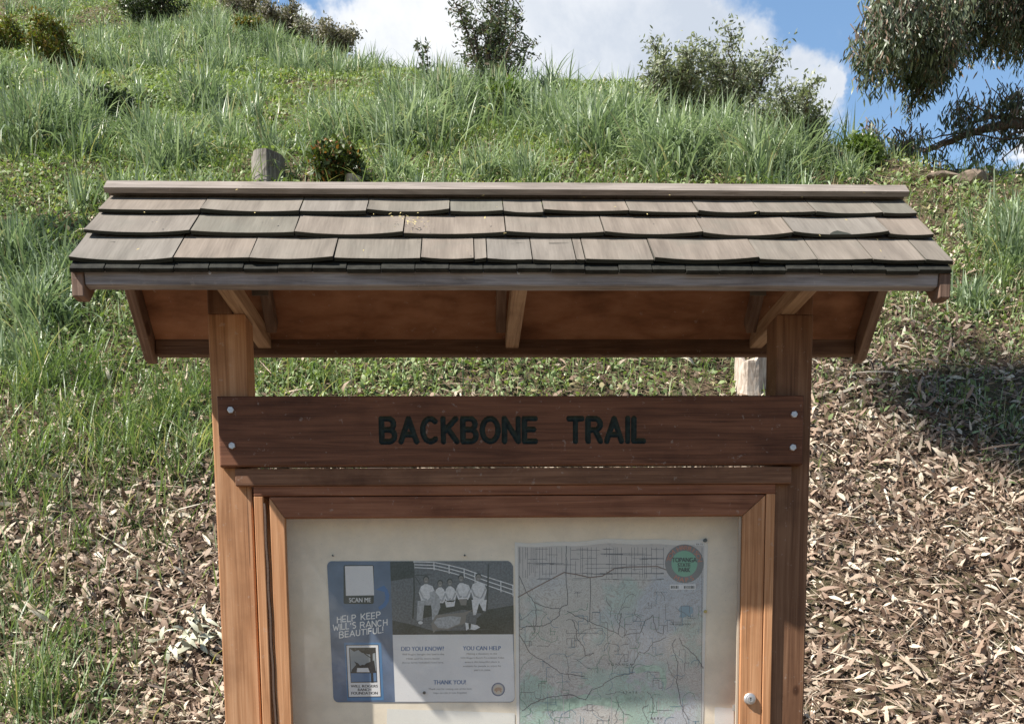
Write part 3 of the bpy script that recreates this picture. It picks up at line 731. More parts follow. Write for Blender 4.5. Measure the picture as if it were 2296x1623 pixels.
sheetgrid('paper_margin', [(88, 766), (998, 748), (972, 1760), (98, 1760)], 1, pm('map_margin_paper', (.80, .80, .79)), MAPO, .0, seed=1)
o = sheetgrid('map_print', [(101, 784), (981, 772), (960, 1760), (112, 1760)], 2, m_map, MAPO, .0, seed=2)
mb = MB(); rr = random.Random(4)
road = [[(104, 1024), (150, 998), (230, 955), (320, 908), (380, 918), (440, 932), (500, 925), (560, 888), (620, 882), (760, 880), (805, 897)]]
for pl in road: S5.ribbon(mb, pl, 5.5, 3, 0)
roads2 = [[(332, 786), (330, 900), (336, 1060)], [(444, 935), (441, 1140)], [(108, 925), (140, 1000), (182, 1050), (190, 1130), (180, 1190)], [(182, 1050), (240, 1072), (295, 1080), (336, 1060)], [(110, 1180), (150, 1160), (205, 1162), (250, 1150), (295, 1110), (300, 1080)],
          [(336, 1090), (380, 1115), (440, 1140), (520, 1175), (575, 1198), (582, 1150), (590, 1100)], [(600, 1205), (680, 1190), (700, 1140), (740, 1110), (745, 1150), (760, 1190), (785, 1200), (790, 1160)], [(640, 1350), (650, 1330), (675, 1280), (700, 1290), (740, 1240), (800, 1215)],
          [(360, 1130), (380, 1180), (378, 1220), (410, 1250), (420, 1300), (460, 1290)], [(845, 1220), (830, 1250), (840, 1290), (855, 1330), (850, 1420), (870, 1530), (905, 1600)], [(865, 1220), (875, 1250), (930, 1290), (960, 1330), (975, 1360)],
          [(120, 1560), (180, 1520), (230, 1500), (290, 1490), (350, 1480), (420, 1510), (440, 1470), (500, 1440), (560, 1400), (640, 1380), (650, 1350)], [(110, 1200), (160, 1290), (230, 1330), (300, 1380), (420, 1400)]]
for pl in roads2:
    pp = []
    for i in range(len(pl)-1):
        (xa, ya), (xb, yb) = pl[i], pl[i+1]; k = 5
        for j in range(k): pp.append((xa+(xb-xa)*j/k+rr.uniform(-3, 3), ya+(yb-ya)*j/k+rr.uniform(-3, 3)))
    pp.append(pl[-1]); S5.ribbon(mb, pp, 3.4, 3, 1)
# street grid of the town
x = 112
while x < 975:
    y0 = 790; 
    while y0 < 905:
        y1 = y0+rr.uniform(25, 80)
        if rr.random() < .75 and not (800 < x < 975): S5.ribbon(mb, [(x, y0), (x+rr.uniform(-1, 1), min(y1, 935))], 1.7, 3, 1)
        y0 = y1
    x += rr.choice((9, 13, 17, 24))
for k in range(70):
    x = rr.uniform(105, 780); y = rr.choice([800, 822, 845, 868, 890, 912, 940])+rr.uniform(-4, 4); S5.ribbon(mb, [(x, y), (min(x+rr.uniform(30, 140), 790), y+rr.uniform(-2, 2))], 1.8, 3, 1)
for k in range(130):                   # property lines, trails and creeks
    x = rr.uniform(115, 950); y = rr.uniform(1010, 1640); pp = [(x, y)]
    if rr.random() < .45:
        for j in range(rr.randint(3, 7)): dxy = rr.choice(((1, 0), (0, 1), (-1, 0), (0, -1))); l = rr.uniform(14, 40); pp.append((min(max(pp[-1][0]+dxy[0]*l, 112), 955), pp[-1][1]+dxy[1]*l))
    else:
        a_ = rr.uniform(0, 6.28)
        for j in range(rr.randint(8, 18)): a_ += rr.uniform(-.8, .8); pp.append((min(max(pp[-1][0]+9*cos(a_), 112), 955), pp[-1][1]+9*sin(a_)))
    pp = [(a_, max(b_, 1000)) for a_, b_ in pp]
    S5.ribbon(mb, pp, 2.0, 3, rr.choice((1, 1, 2, 3)))
for x in (108, 970): S5.ribbon(mb, [(x, 790), (x-2 if x > 500 else x+3, 1700)], 2, 3, 1)
mb.build('road_lines', [pm('highway_ink', (.22, .15, .13)), pm('road_ink', (.13, .13, .15)), pm('creek_ink', (.12, .24, .34)), pm('trail_ink', (.10, .25, .18))], MAPO)
m_pg = plain('park_green_ink', (.40, .56, .48), .5, bscale=300, var=.25)
mb = MB(); S5.poly(mb, [(858, 1085), (870, 1066), (900, 1062), (925, 1072), (930, 1095), (915, 1108), (922, 1120), (900, 1112), (880, 1122), (862, 1118), (870, 1100)], 3, 0)
mb.build('lake', [pm('lake_blue_ink', (.24, .38, .50))], MAPO); mb = MB(); S5.poly(mb, [(650, 1360), (700, 1345), (760, 1345), (795, 1370), (805, 1420), (795, 1470), (780, 1430), (770, 1375), (720, 1372), (660, 1385)], 2.6, 0)
mb.build('green_area', [m_pg], MAPO); mb = MB()
S5.poly(mb, [(180, 1560), (240, 1500), (330, 1505), (420, 1480), (520, 1500), (620, 1480), (640, 1500), (560, 1540), (440, 1530), (330, 1560), (250, 1560)], 2.6, 0)
mb.build('green_area', [m_pg], MAPO)
mb = MB(); S5.disc(mb, 887, 867, 91, 3.6, 0, n=40); S5.disc(mb, 887, 867, 61, 4.2, 1, n=36)
for s_, x0, x1, y0, y1 in (('TOPANGA', 829, 945, 838, 860), ('STATE', 856, 915, 864, 883), ('PARK', 860, 914, 886, 906)): put_text(S5, mb, s_, x0, x1, y0, y1, 4.9, 2, bold=1.8)
def ringtext(s_, a0, a1, r, h, m, flip=False):
    for i, ch in enumerate(s_):
        if ch == ' ': continue
        a_ = radians(a0+(a1-a0)*i/(len(s_)-1)); v, f, x0, x1, y0, y1 = text_polys(ch); k = len(mb.v); sc = h/.73
        for (x, y) in v:
            lx = (x-(x0+x1)/2)*sc*1.1; ly = y*sc-h/2
            if flip: rad = r-ly; ang = -lx/r
            else: rad = r+ly; ang = lx/r
            mb.v.append(tuple(S5.P(887+rad*sin(a_+ang), 867-rad*cos(a_+ang), 4.9)))
        for q_ in f: mb.f.append(tuple(k+i_ for i_ in q_)); mb.m.append(m)
ringtext('TOM HARRISON', -75, 75, 76, 22, 3); ringtext('MAPS', 208, 152, 76, 22, 3, True)
S5.poly(mb, [(818, 965), (940, 963), (940, 988), (818, 990)], 3.6, 4); S5.poly(mb, [(935, 770), (978, 769), (979, 781), (936, 782)], 3.6, 4)
x = 823
while x < 934:
    w = rr.choice((2, 3, 5)); S5.poly(mb, [(x, 971), (x+w, 971), (x+w, 984), (x, 984)], 4.6, 2) if not 860 < x < 880 else None; x += w+rr.choice((2, 2.5))
put_text(S5, mb, '$8.95', 942, 975, 772, 780, 4.3, 2)
mb.build('round_badge', [pm('badge_grey', (.20, .20, .21)), pm('badge_green', (.20, .47, .33)), p_ink, pm('badge_orange_lettering', (.60, .20, .11)), p_white], MAPO)
for a_ in (('MAP INSIDE & INDEX', 820, 920, 1148, 1156), ('T O P A N G A', 527, 640, 1336, 1347), ('S T A T E', 597, 665, 1468, 1478), ('P A R K', 728, 785, 1590, 1600)):
    mb = MB(); put_text(S5, mb, *a_, 3.6, 0); mb.build('map_lettering', [p_ink], MAPO)
# fold lines as slight ridges
m_cr = pm('crease_paper', (.52, .53, .55))
for a_ in ([(545, 1480), (540, 1700)], [(318, 1500), (318, 1700)], [(766, 1500), (764, 1700)]):
    mb = MB(); S5.ribbon(mb, a_, 3, 3.2, 0); mb.build('fold_crease', [m_cr], MAPO)
# lower sheets
mb = MB(); S.poly(mb, [(666, 1480), (1190, 1496), (1850, 1520), (1850, 2300), (640, 2300)], 1, 0)
o = mb.build('paper_sheet', [pm('plain_white_paper', (.85, .85, .82))]); tag(o, 'plain white paper sheet below the blue and white notice', 'paper')
mb = MB(); S5.poly(mb, [(1030, 1542), (1120, 1548), (1118, 1900), (1028, 1900)], 1, 0)
o = mb.build('paper_sheet', [pm('narrow_white_paper', (.85, .85, .85))]); tag(o, 'narrow white paper strip right of the map, low in the case', 'paper')
def pin(x, y, conv, label, c, r=.006):
    a_, b_ = conv(x, y); p = up(a_, b_, YB-.001); mb = MB(); mb.tube([(p.x, YB-.003, p.z), (p.x, YB-.006, p.z), (p.x, YB-.012, p.z), (p.x, YB-.0135, p.z)], [r*.9, r*.55, r, r*.7], 12)
    o = mb.build('push_pin', plain('pin_plastic', c, .35), None, smooth=True); tag(o, label, 'push pin')
pin(983, 758, c5, 'dark push pin in the top right corner of the map', (.05, .055, .06), .0075)
pin(165, 62, c6, 'tiny black tack above the left top corner of the blue notice', (.02, .02, .02), .0035)
pin(1386, 60, c6, 'tiny black tack above the right part of the old photograph', (.02, .02, .02), .0035)
pin(984, 1092, c5, 'yellow push pin on the right edge of the map', (.55, .42, .06), .006)
pin(1012, 1330, c6, 'dark push pin low on the white panel of the notice', (.04, .035, .03), .006)

# ------------------------------------------------------------------ TERRAIN
_tab = np.random.default_rng(5).random((64, 64))
def vnoise(x, y):
    xi = np.floor(x).astype(int); yi = np.floor(y).astype(int); fx = x-xi; fy = y-yi
    fx = fx*fx*(3-2*fx); fy = fy*fy*(3-2*fy); a = _tab[xi % 64, yi % 64]; b = _tab[(xi+1) % 64, yi % 64]; c = _tab[xi % 64, (yi+1) % 64]; d = _tab[(xi+1) % 64, (yi+1) % 64]
    return (a*(1-fx)+b*fx)*(1-fy)+(c*(1-fx)+d*fx)*fy-.5
def fbm(x, y, o=4):
    s = 0; a = 1
    for i in range(o): s = s+a*vnoise(x*2**i+17*i, y*2**i+31*i); a *= .5
    return s
PD = np.array([-400, -20, 3.3, 4.3, 5.2, 6.2, 7.6, 9, 10.5, 13, 16, 19, 22, 26, 32, 60, 400.])
PZ = np.array([-2.5, -1.75, -1.65, -1.42, -.98, -.43, .79, 2.16, 3.5, 5.57, 7.55, 9.35, 11.1, 13.7, 17.6, 33, 33.])
def prof(D):
    s = 0
    for k in (-.45, 0, .45): s = s+np.interp(D+k, PD, PZ)
    return s/3
CREST = [(-500, -70, 34), (300, -60, 34), (480, -10, None), (560, 22, None), (640, 52, None), (720, 96, None), (860, 150, None), (1000, 185, None), (1200, 205, None), (1450, 225, None), (1650, 262, None), (1780, 318, None), (1900, 352, None), (2020, 368, None), (2120, 380, None), (2220, 388, None), (2296, 398, None), (2600, 450, None), (3000, 520, None)]
CU = []; CD = []
for (x, y, D) in CREST:
    d = raydir(x, y); CU.append(d.x/d.y); e = d.z/d.y
    if D is None:
        Ds = np.linspace(8, 60, 2000); D = float(Ds[np.argmin(np.abs(prof(Ds)/Ds-e)+(Ds < 10)*0)])
    CD.append(D)
CU = np.array(CU); CD = np.array(CD)
print('crest', np.round(CD, 1))
def hgt(X, Y):
    X = np.asarray(X, float); Y = np.asarray(Y, float)
    D = Y-CY; u = (X-CX)/np.maximum(D, 2.5); Dc = np.interp(u, CU, CD)
    Dl = np.minimum(D, Dc); z = prof(Dl); e = np.maximum(D-Dc, 0)
    z = z+np.where(e < 6, .34*e-.05*e*e, .24-.26*(e-6)); z = np.maximum(z, -2.5)
    k = np.clip((D-5)/8, 0, 1)
    z = z+k*(.42*fbm(X*.35+3, Y*.35, 2)+.12*fbm(X*1.3, Y*1.3+9, 3))*np.clip(1-(e/3), 0.15, 1)+.035*fbm(X*3.1, Y*3.1, 3)
    return z
def ground_at(x, y):
    d = raydir(x, y); ts = np.linspace(3.5, 60, 4000); P = np.array([CX, CY, CZ])+ts[:, None]*np.array(d)
    h = hgt(P[:, 0], P[:, 1]); i = np.argmax(h > P[:, 2]) if (h > P[:, 2]).any() else -1
    q = P[i]; return Vector((q[0], q[1], float(hgt(q[0], q[1]))))
def nrm(X, Y, e=.08):
    dx = (hgt(X+e, Y)-hgt(X-e, Y))/(2*e); dy = (hgt(X, Y+e)-hgt(X, Y-e))/(2*e)
    n = np.stack([-dx, -dy, np.ones_like(dx)], -1); return n/np.linalg.norm(n, axis=-1, keepdims=True)

a = np.linspace(-1, 1, 460); gx = 14*a+190*a**7+0; b = np.linspace(0, 1, 520)
gy = -60+0*b; s1 = np.concatenate([np.linspace(-200, -4, 40), np.linspace(-3.8, 22, 400), np.linspace(22.5, 60, 60), np.linspace(65, 300, 20)])
GX, GY = np.meshgrid(gx, s1); GZ = hgt(GX, GY); V = np.stack([GX, GY, GZ], -1).reshape(-1, 3); ii = np.arange(len(V)).reshape(GX.shape)
Q = np.stack([ii[:-1, :-1], ii[:-1, 1:], ii[1:, 1:], ii[1:, :-1]], -1).reshape(-1, 4)
m, t = mat('hillside_soil'); tc = t.add('ShaderNodeTexCoord'); ob = tc.outputs['Object']
n1 = t.noise(ob, 1.1, 6, .6); n2 = t.noise(ob, 28, 6, .75); n3 = t.noise(ob, 5, 5, .6)
c = t.ramp(n2.outputs[0], [(.3, (.045, .030, .020)), (.5, (.13, .092, .062)), (.7, (.27, .20, .14))])
c = t.mix(t.math('MULTIPLY', t.mrange(n3.outputs[0], .42, .62), .6), c, (.085, .095, .045))
p = t.add('ShaderNodeBsdfPrincipled', Roughness=.95); p.inputs['Specular IOR Level'].default_value = .1; t.l.new(c, p.inputs['Base Color'])
b_ = t.add('ShaderNodeBump', Strength=.9, Distance=.03); t.l.new(n2.outputs[0], b_.inputs['Height']); t.l.new(b_.outputs[0], p.inputs['Normal']); finish(t, p.outputs[0])
o = link('hillside', mesh_np('hillside', V, Q, 4, True), m); tag(o, kind='structure')

a = np.linspace(-30, 30, 121); b2 = np.linspace(-14, -.5, 50); PX, PYY = np.meshgrid(a, b2); PZZ = hgt(PX, PYY)+.02; V = np.stack([PX, PYY, PZZ], -1).reshape(-1, 3); ii = np.arange(len(V)).reshape(PX.shape)
Q = np.stack([ii[:-1, :-1], ii[:-1, 1:], ii[1:, 1:], ii[1:, :-1]], -1).reshape(-1, 4)
o = link('bounce_path', mesh_np('bounce_path', V, Q, 4, True), plain('trail_dirt', (.14, .11, .078), .95, bump=.8, bscale=30, var=.15)); tag(o, kind='structure')  # unseen dirt sheet, added to bounce warm light onto the kiosk front

# cover maps over the slope (rows top to bottom as one climbs down, columns left to right)
def grid(s): return np.array([[int(c) for c in r.split()] for r in s.strip().splitlines()], float)/9
TALL = grid("""6 7 8 8 7 7 7 7 7 7 6 5
5 5 7 7 8 8 8 8 8 8 5 3
9 5 5 3 8 9 8 9 9 9 4 2
3 5 7 3 4 6 7 7 8 6 1 1
4 3 3 2 3 3 3 3 3 2 1 5
6 5 3 2 2 2 2 2 2 1 1 3
6 6 5 4 4 3 3 2 2 1 1 1
4 4 5 6 6 4 2 1 1 1 0 1
8 8 7 5 3 2 1 1 1 0 0 1
4 5 3 1 1 1 1 1 1 0 0 0
3 2 1 1 1 1 1 1 1 0 0 0
2 2 1 1 1 1 1 1 1 0 0 0
3 2 1 1 1 1 1 1 1 0 0 0
5 2 1 1 1 1 1 1 1 0 0 0""")
SHORT = grid("""7 7 7 7 7 7 7 7 7 7 7 7
8 8 8 8 7 7 7 7 7 7 7 7
8 8 8 8 7 7 7 7 7 7 7 7
8 8 8 8 7 6 6 6 6 7 7 7
8 8 8 8 8 7 7 7 6 6 5 7
8 8 8 8 8 8 8 7 7 7 6 6
8 8 8 8 8 8 8 8 7 6 5 5
6 6 5 7 8 7 8 8 6 3 3 3
3 3 2 2 2 2 2 2 1 1 1 3
1 1 1 1 1 1 1 1 1 0 0 1
1 1 1 1 1 1 1 0 0 0 0 0
1 1 0 0 0 0 0 0 0 0 0 0
1 1 0 0 0 0 0 0 0 0 0 0
2 1 0 0 0 0 0 0 0 0 0 0""")
LIT = grid("""0 0 0 0 0 0 0 0 0 0 0 0
0 0 0 0 0 0 0 0 0 0 0 0
1 0 0 1 0 1 1 1 1 1 2 2
1 1 0 1 2 2 2 2 2 2 3 3
1 1 1 1 2 2 2 2 3 3 4 3
1 1 1 2 2 2 2 2 3 3 4 3
1 1 1 2 2 2 2 2 3 5 6 5
2 3 4 3 2 2 2 2 5 7 8 8
3 4 5 6 6 6 7 8 8 9 9 8
6 7 9 9 9 9 9 9 9 9 9 9
8 9 9 9 9 9 9 9 9 9 9 9
9 9 9 9 9 9 9 9 9 9 9 9
9 9 9 9 9 9 9 9 9 9 9 9
8 9 9 9 9 9 9 9 9 9 9 9""")
def look(Gm, P):
    x, y = project(P); c = np.clip(x/2296*12-.5, 0, 10.999); r = np.clip(y/1623*14-.5, 0, 12.999)
    ci = c.astype(int); ri = r.astype(int); fc = c-ci; fr_ = r-ri
    return (Gm[ri, ci]*(1-fc)+Gm[ri, ci+1]*fc)*(1-fr_)+(Gm[ri+1, ci]*(1-fc)+Gm[ri+1, ci+1]*fc)*fr_
def scatter(n, ymin=1.2, ymax=24, dpow=1.0):
    """random ground points in the wedge the photo looks at, plus a margin; density falls with distance by dpow"""
    D = np.exp(RNG.uniform(math.log(ymin-CY), math.log(ymax-CY), n)) if dpow == 2 else RNG.uniform((ymin-CY)**1, (ymax-CY)**1, n)
    u = RNG.uniform(-.60, .62, n); X = CX+u*D; Y = D+CY
    Dc = np.interp(u, CU, CD); k = D < Dc+2.0; X, Y = X[k], Y[k]; return np.stack([X, Y, hgt(X, Y)], -1)

def blades(P, H, Wd, az, lean, curl, K=4, twist=None):
    n = len(P); ca, sa = np.cos(az), np.sin(az); out = []
    wx, wy = -sa, ca
    if twist is None: twist = np.zeros(n)
    pos = P.copy(); ang = lean.copy(); seg = H/K; V = np.zeros((n, 2*K+1, 3))
    for k in range(K+1):
        w = Wd*(.75+.5*(k/K) if k < K*.5 else 1.0)*(1-(k/K)**2.2)*.5
        tw = twist*k/K; cx_ = wx*np.cos(tw)-ca*np.cos(ang)*np.sin(tw)*0+ca*np.sin(tw)*.7; cy_ = wy*np.cos(tw)+sa*np.sin(tw)*.7
        if k < K:
            V[:, 2*k, 0] = pos[:, 0]-cx_*w; V[:, 2*k, 1] = pos[:, 1]-cy_*w; V[:, 2*k, 2] = pos[:, 2]
            V[:, 2*k+1, 0] = pos[:, 0]+cx_*w; V[:, 2*k+1, 1] = pos[:, 1]+cy_*w; V[:, 2*k+1, 2] = pos[:, 2]+w*.25*np.sin(tw)
            pos = pos+np.stack([np.sin(ang)*ca*seg, np.sin(ang)*sa*seg, np.cos(ang)*seg], -1); ang = ang+curl/K
        else: V[:, 2*K] = pos
    b = np.arange(n)[:, None]*(2*K+1)
    q = [b+np.array([2*k, 2*k+1, 2*k+3, 2*k+2]) for k in range(K-1)]; qs = np.concatenate(q); tr = b+np.array([2*K-2, 2*K-1, 2*K])
    return V.reshape(-1, 3), qs, tr
def join(parts):
    vs, qs, ts = [], [], []; o = 0
    for v, q, t_ in parts: vs.append(v); qs.append(q+o); ts.append(t_+o); o += len(v)
    return np.concatenate(vs), np.concatenate(qs), np.concatenate(ts)

def leafmat(name, stops, rough=.5, transl=.3, nscale=.9, alt=None, spec=.4, tcol=(1.1, 1.25, .5)):
    m, t = mat(name); g = t.add('ShaderNodeNewGeometry'); tc = t.add('ShaderNodeTexCoord')
    n = t.noise(tc.outputs['Object'], nscale, 4, .6)
    f = t.math('ADD', t.math('MULTIPLY', g.outputs['Random Per Island'], .75), t.math('MULTIPLY', t.math('SUBTRACT', n.outputs[0], .5), 1.1), clamp=True)
    c = t.ramp(f, stops)
    if alt: c = t.mix(t.math('MULTIPLY', t.mrange(g.outputs['Random Per Island'], alt[0], alt[0]+.005), alt[1]), c, alt[2])
    p = t.add('ShaderNodeBsdfPrincipled', Roughness=rough); p.inputs['Specular IOR Level'].default_value = spec; t.l.new(c, p.inputs['Base Color'])
    if transl:
        tl = t.add('ShaderNodeBsdfTranslucent'); t.l.new(t.mix(1, c, tcol, 'MULTIPLY'), tl.inputs[0])
        mx = t.add('ShaderNodeMixShader'); mx.inputs[0].default_value = transl; t.l.new(p.outputs[0], mx.inputs[1]); t.l.new(tl.outputs[0], mx.inputs[2]); finish(t, mx.outputs[0])
    else: finish(t, p.outputs[0])
    return m
m_tall = leafmat('blue_green_reed_grass', [(0, (.13, .185, .105)), (.3, (.25, .325, .20)), (.65, (.42, .495, .34)), (1, (.62, .68, .51))], .45, .28, .5, (.955, 0.8, (.50, .44, .27)), .5, (1, 1.12, .72))
m_short = leafmat('fresh_green_ground_cover', [(0, (.12, .17, .062)), (.4, (.24, .315, .13)), (.75, (.38, .45, .22)), (1, (.57, .61, .38))], .5, .3, 1.1, (.93, .8, (.38, .30, .17)))
m_near = leafmat('long_green_grass', [(0, (.09, .14, .055)), (.4, (.20, .275, .125)), (.75, (.35, .43, .245)), (1, (.56, .62, .43))], .4, .28, 1.5, (.92, .85, (.50, .43, .27)))

# tall grass in clumps over the hill
cl = scatter(7600, 4.2, 33); dens = look(TALL, cl); keep = RNG.random(len(cl)) < dens**1.5*.5*np.clip(.45+2.4*fbm(cl[:, 0]*.55+1, cl[:, 1]*.55, 3), .08, 1.3); cl = cl[keep]
SPEC = [(450, 245, .34, 1.25), (380, 370, .38, 1.1), (920, 320, .62, 1.35), (870, 330, .4, 1.1), (1490, 375, .42, 1.35), (1530, 360, .36, 1.2), (1700, 390, .4, 1.2), (1780, 360, .3, 1.1), (330, 330, .3, 1), (60, 330, .5, 1.3), (110, 300, .45, 1.2), (210, 260, .3, 1),
        (480, 110, .5, 1.1), (610, 120, .5, 1.1), (700, 160, .5, 1.1), (1000, 250, .5, 1.2), (1120, 260, .5, 1.2), (1250, 290, .5, 1.2), (1400, 300, .5, 1.2), (1620, 340, .5, 1.1), (2260, 580, .3, .8), (2285, 540, .3, .9), (2180, 690, .2, .6), (30, 600, .4, 1), (80, 720, .35, .9),
        (760, 320, .4, 1.2), (1330, 330, .4, 1.2), (180, 640, .3, .7), (60, 820, .3, .6), (250, 160, .4, 1), (350, 110, .4, 1), (1080, 400, .25, .8), (1180, 405, .25, .8), (880, 405, .25, .7), (1900, 400, .2, .6)]
parts = []
def clump(c, rad, h, nb, spread=.5):
    r = np.abs(RNG.normal(0, rad*.55, nb)); th = RNG.uniform(0, 2*pi, nb); X = c[0]+r*np.cos(th); Y = c[1]+r*np.sin(th)
    P = np.stack([X, Y, hgt(X, Y)-.02], -1); H = h*RNG.uniform(.3, .78, nb); az = th+RNG.normal(0, 1.1, nb)
    lean = np.clip(r/rad*.35+RNG.normal(.08, .14, nb), -.3, 1.0); curl = RNG.normal(.95, .8, nb)*spread*2
    parts.append(blades(P, H, RNG.uniform(.014, .034, nb)*(.75+.3*h), az, lean, curl, 5, RNG.normal(0, 1.2, nb)))
for c in cl:
    D = c[1]-CY; near = D < 9
    clump(c, RNG.uniform(.12, .34), RNG.uniform(.35, .8)*(1.0 if not near else .55)*(1.15 if D > 13 else .95), int(RNG.integers(30, 85)*(1 if not near else .5)))
for (x, y, r, h) in SPEC:
    g = ground_at(x, y); clump(g, r, h*.85, int(520*r/.4), .7)
v, q, tr = join(parts); print('tall blades verts', len(v))
o = link('tall_grass', mesh_np('tall_grass', v, [q, tr], 0, False), m_tall); tag(o, 'tall blue-green grass growing in clumps up the hillside', 'grass', kind='stuff')

# nearer long grass on the lower bank (left) and thin blades everywhere
P = scatter(60000, 1.4, 10.5); d = look(TALL, P); P = P[RNG.random(len(P)) < np.clip(d*1.15-.05, 0, 1)**1.1*np.clip(.3+1.6*(fbm(P[:, 0]*1.3, P[:, 1]*1.3, 3)+.35), .06, 1)]
n = len(P); H = RNG.gamma(5, .055, n).clip(.08, .68)
parts = [blades(P, H, RNG.uniform(.005, .015, n), RNG.uniform(0, 2*pi, n), np.abs(RNG.normal(.45, .35, n)), RNG.normal(1.0, .7, n), 5, RNG.normal(0, 1, n))]
for (x, y, r, h, nb) in [(360, 960, .3, .5, 150), (450, 900, .25, .45, 110), (300, 1040, .25, .5, 110), (90, 880, .3, .6, 130), (200, 860, .3, .5, 120), (20, 1100, .25, .5, 90), (120, 1150, .2, .45, 60), (400, 1080, .2, .4, 60), (60, 1380, .2, .45, 70), (170, 1470, .2, .4, 60), (120, 1600, .2, .5, 80), (240, 1560, .2, .3, 40), (350, 1240, .15, .3, 24), (1850, 640, .3, .25, 60), (1990, 680, .3, .25, 70), (40, 1600, .22, .55, 110), (110, 1520, .18, .45, 70), (30, 1300, .2, .4, 60), (400, 930, .25, .45, 130), (340, 980, .2, .42, 90), (440, 1010, .2, .4, 100), (150, 960, .25, .45, 130), (60, 900, .25, .5, 130), (90, 1050, .22, .42, 90), (220, 1000, .25, .45, 110),
                         (180, 1230, .15, .35, 40), (290, 1180, .14, .3, 36), (290, 1470, .12, .22, 30), (620, 865, .2, .3, 90), (720, 860, .2, .3, 70), (880, 868, .15, .25, 60), (200, 880, .2, .35, 60), (25, 1440, .2, .4, 60), (2240, 640, .3, .4, 140), (2200, 700, .2, .3, 60), (2270, 960, .3, .2, 90), (2150, 905, .3, .16, 90), (2050, 870, .2, .14, 40), (250, 1100, .15, .3, 40)]:
    g = ground_at(x, y); rr_ = np.abs(RNG.normal(0, r*.6, nb)); th = RNG.uniform(0, 2*pi, nb); X = g[0]+rr_*np.cos(th)*1.3; Y = g[1]+rr_*np.sin(th)
    parts.append(blades(np.stack([X, Y, hgt(X, Y)], -1), h*RNG.uniform(.4, 1.1, nb), RNG.uniform(.006, .014, nb), RNG.uniform(0, 2*pi, nb), np.abs(RNG.normal(.4, .3, nb)), RNG.normal(.8, .6, nb), 5, RNG.normal(0, 1, nb)))
v, q, tr = join(parts); print('near blades', len(v))
o = link('long_grass', mesh_np('long_grass', v, [q, tr], 0, False), m_near); tag(o, 'long thin green grass straggling over the lower bank', 'grass', kind='stuff')

# low leafy cover: small folded leaves in rosettes, and short blades
def leafcards(P, N, L, Wd, az, pitch, bend=.3, fold=0.0, face=None):
    """lance leaves of 2 tris + 2 quads, lying in the tangent plane of N"""
    n = len(P); ref = np.tile(np.array([0, 0, 1.]), (n, 1)); t1 = np.cross(N, np.array([.31, .95, .05])); t1 /= np.linalg.norm(t1, axis=1, keepdims=True); t2 = np.cross(N, t1)
    dirv = t1*np.cos(az)[:, None]+t2*np.sin(az)[:, None]; side = np.cross(N, dirv)
    cp, sp = np.cos(pitch)[:, None], np.sin(pitch)[:, None]
    d = dirv*cp+N*sp; nn = N*cp-dirv*sp
    V = np.zeros((n, 6, 3)); L_ = L[:, None]; W_ = Wd[:, None]/2; bd = (bend*L if np.isscalar(bend) else bend*L)[:, None]
    roll = RNG.normal(0, .35, n)[:, None]; sd = side*np.cos(roll)+nn*np.sin(roll); up_ = nn*np.cos(roll)-side*np.sin(roll)
    V[:, 0] = P; V[:, 1] = P+d*L_*.35-sd*W_+up_*bd*.8; V[:, 2] = P+d*L_*.35+sd*W_+up_*bd*.8
    V[:, 3] = P+d*L_*.7-sd*W_*.72+up_*bd*.75; V[:, 4] = P+d*L_*.7+sd*W_*.72+up_*bd*.75; V[:, 5] = P+d*L_
    b = np.arange(n)[:, None]*6
    return V.reshape(-1, 3), b+np.array([1, 2, 4, 3]), np.concatenate([b+np.array([0, 2, 1]), b+np.array([3, 4, 5])])
P = scatter(640000, 2.2, 32); d = look(SHORT, P); f = fbm(P[:, 0]*.9+5, P[:, 1]*.9, 3)
P = P[RNG.random(len(P)) < np.clip(d*1.2-.1, 0, 1)**1.3*np.clip(.85+1.2*f, .25, 1)]; n = len(P); Nn = nrm(P[:, 0], P[:, 1])
P = P+Nn*RNG.uniform(.0, .07, n)[:, None]
L = RNG.uniform(.025, .072, n)*(1+.35*np.clip((P[:, 1]-5)/10, 0, 1)); up3 = np.tile(np.array([0, -.25, .97]), (n, 1)); mixn = Nn*.5+up3*.5+RNG.normal(0, .28, (n, 3)); mixn /= np.linalg.norm(mixn, axis=1, keepdims=True)
a1 = leafcards(P, mixn, L, L*RNG.uniform(.3, .6, n), RNG.uniform(0, 2*pi, n), RNG.uniform(-.1, .9, n), .12)
P2 = scatter(150000, 2.2, 30); d = look(SHORT, P2); P2 = P2[RNG.random(len(P2)) < d**1.5*.85]; n = len(P2)
a2 = blades(P2, RNG.uniform(.06, .22, n), RNG.uniform(.006, .012, n), RNG.uniform(0, 2*pi, n), np.abs(RNG.normal(.3, .3, n)), RNG.normal(.6, .5, n), 3)
v, q, tr = join([a1, a2]); print('cover', len(v))
o = link('ground_cover', mesh_np('ground_cover', v, [q, tr], 0, False), m_short); tag(o, 'low fresh green weeds and short grass covering the slope', 'ground cover', kind='stuff')

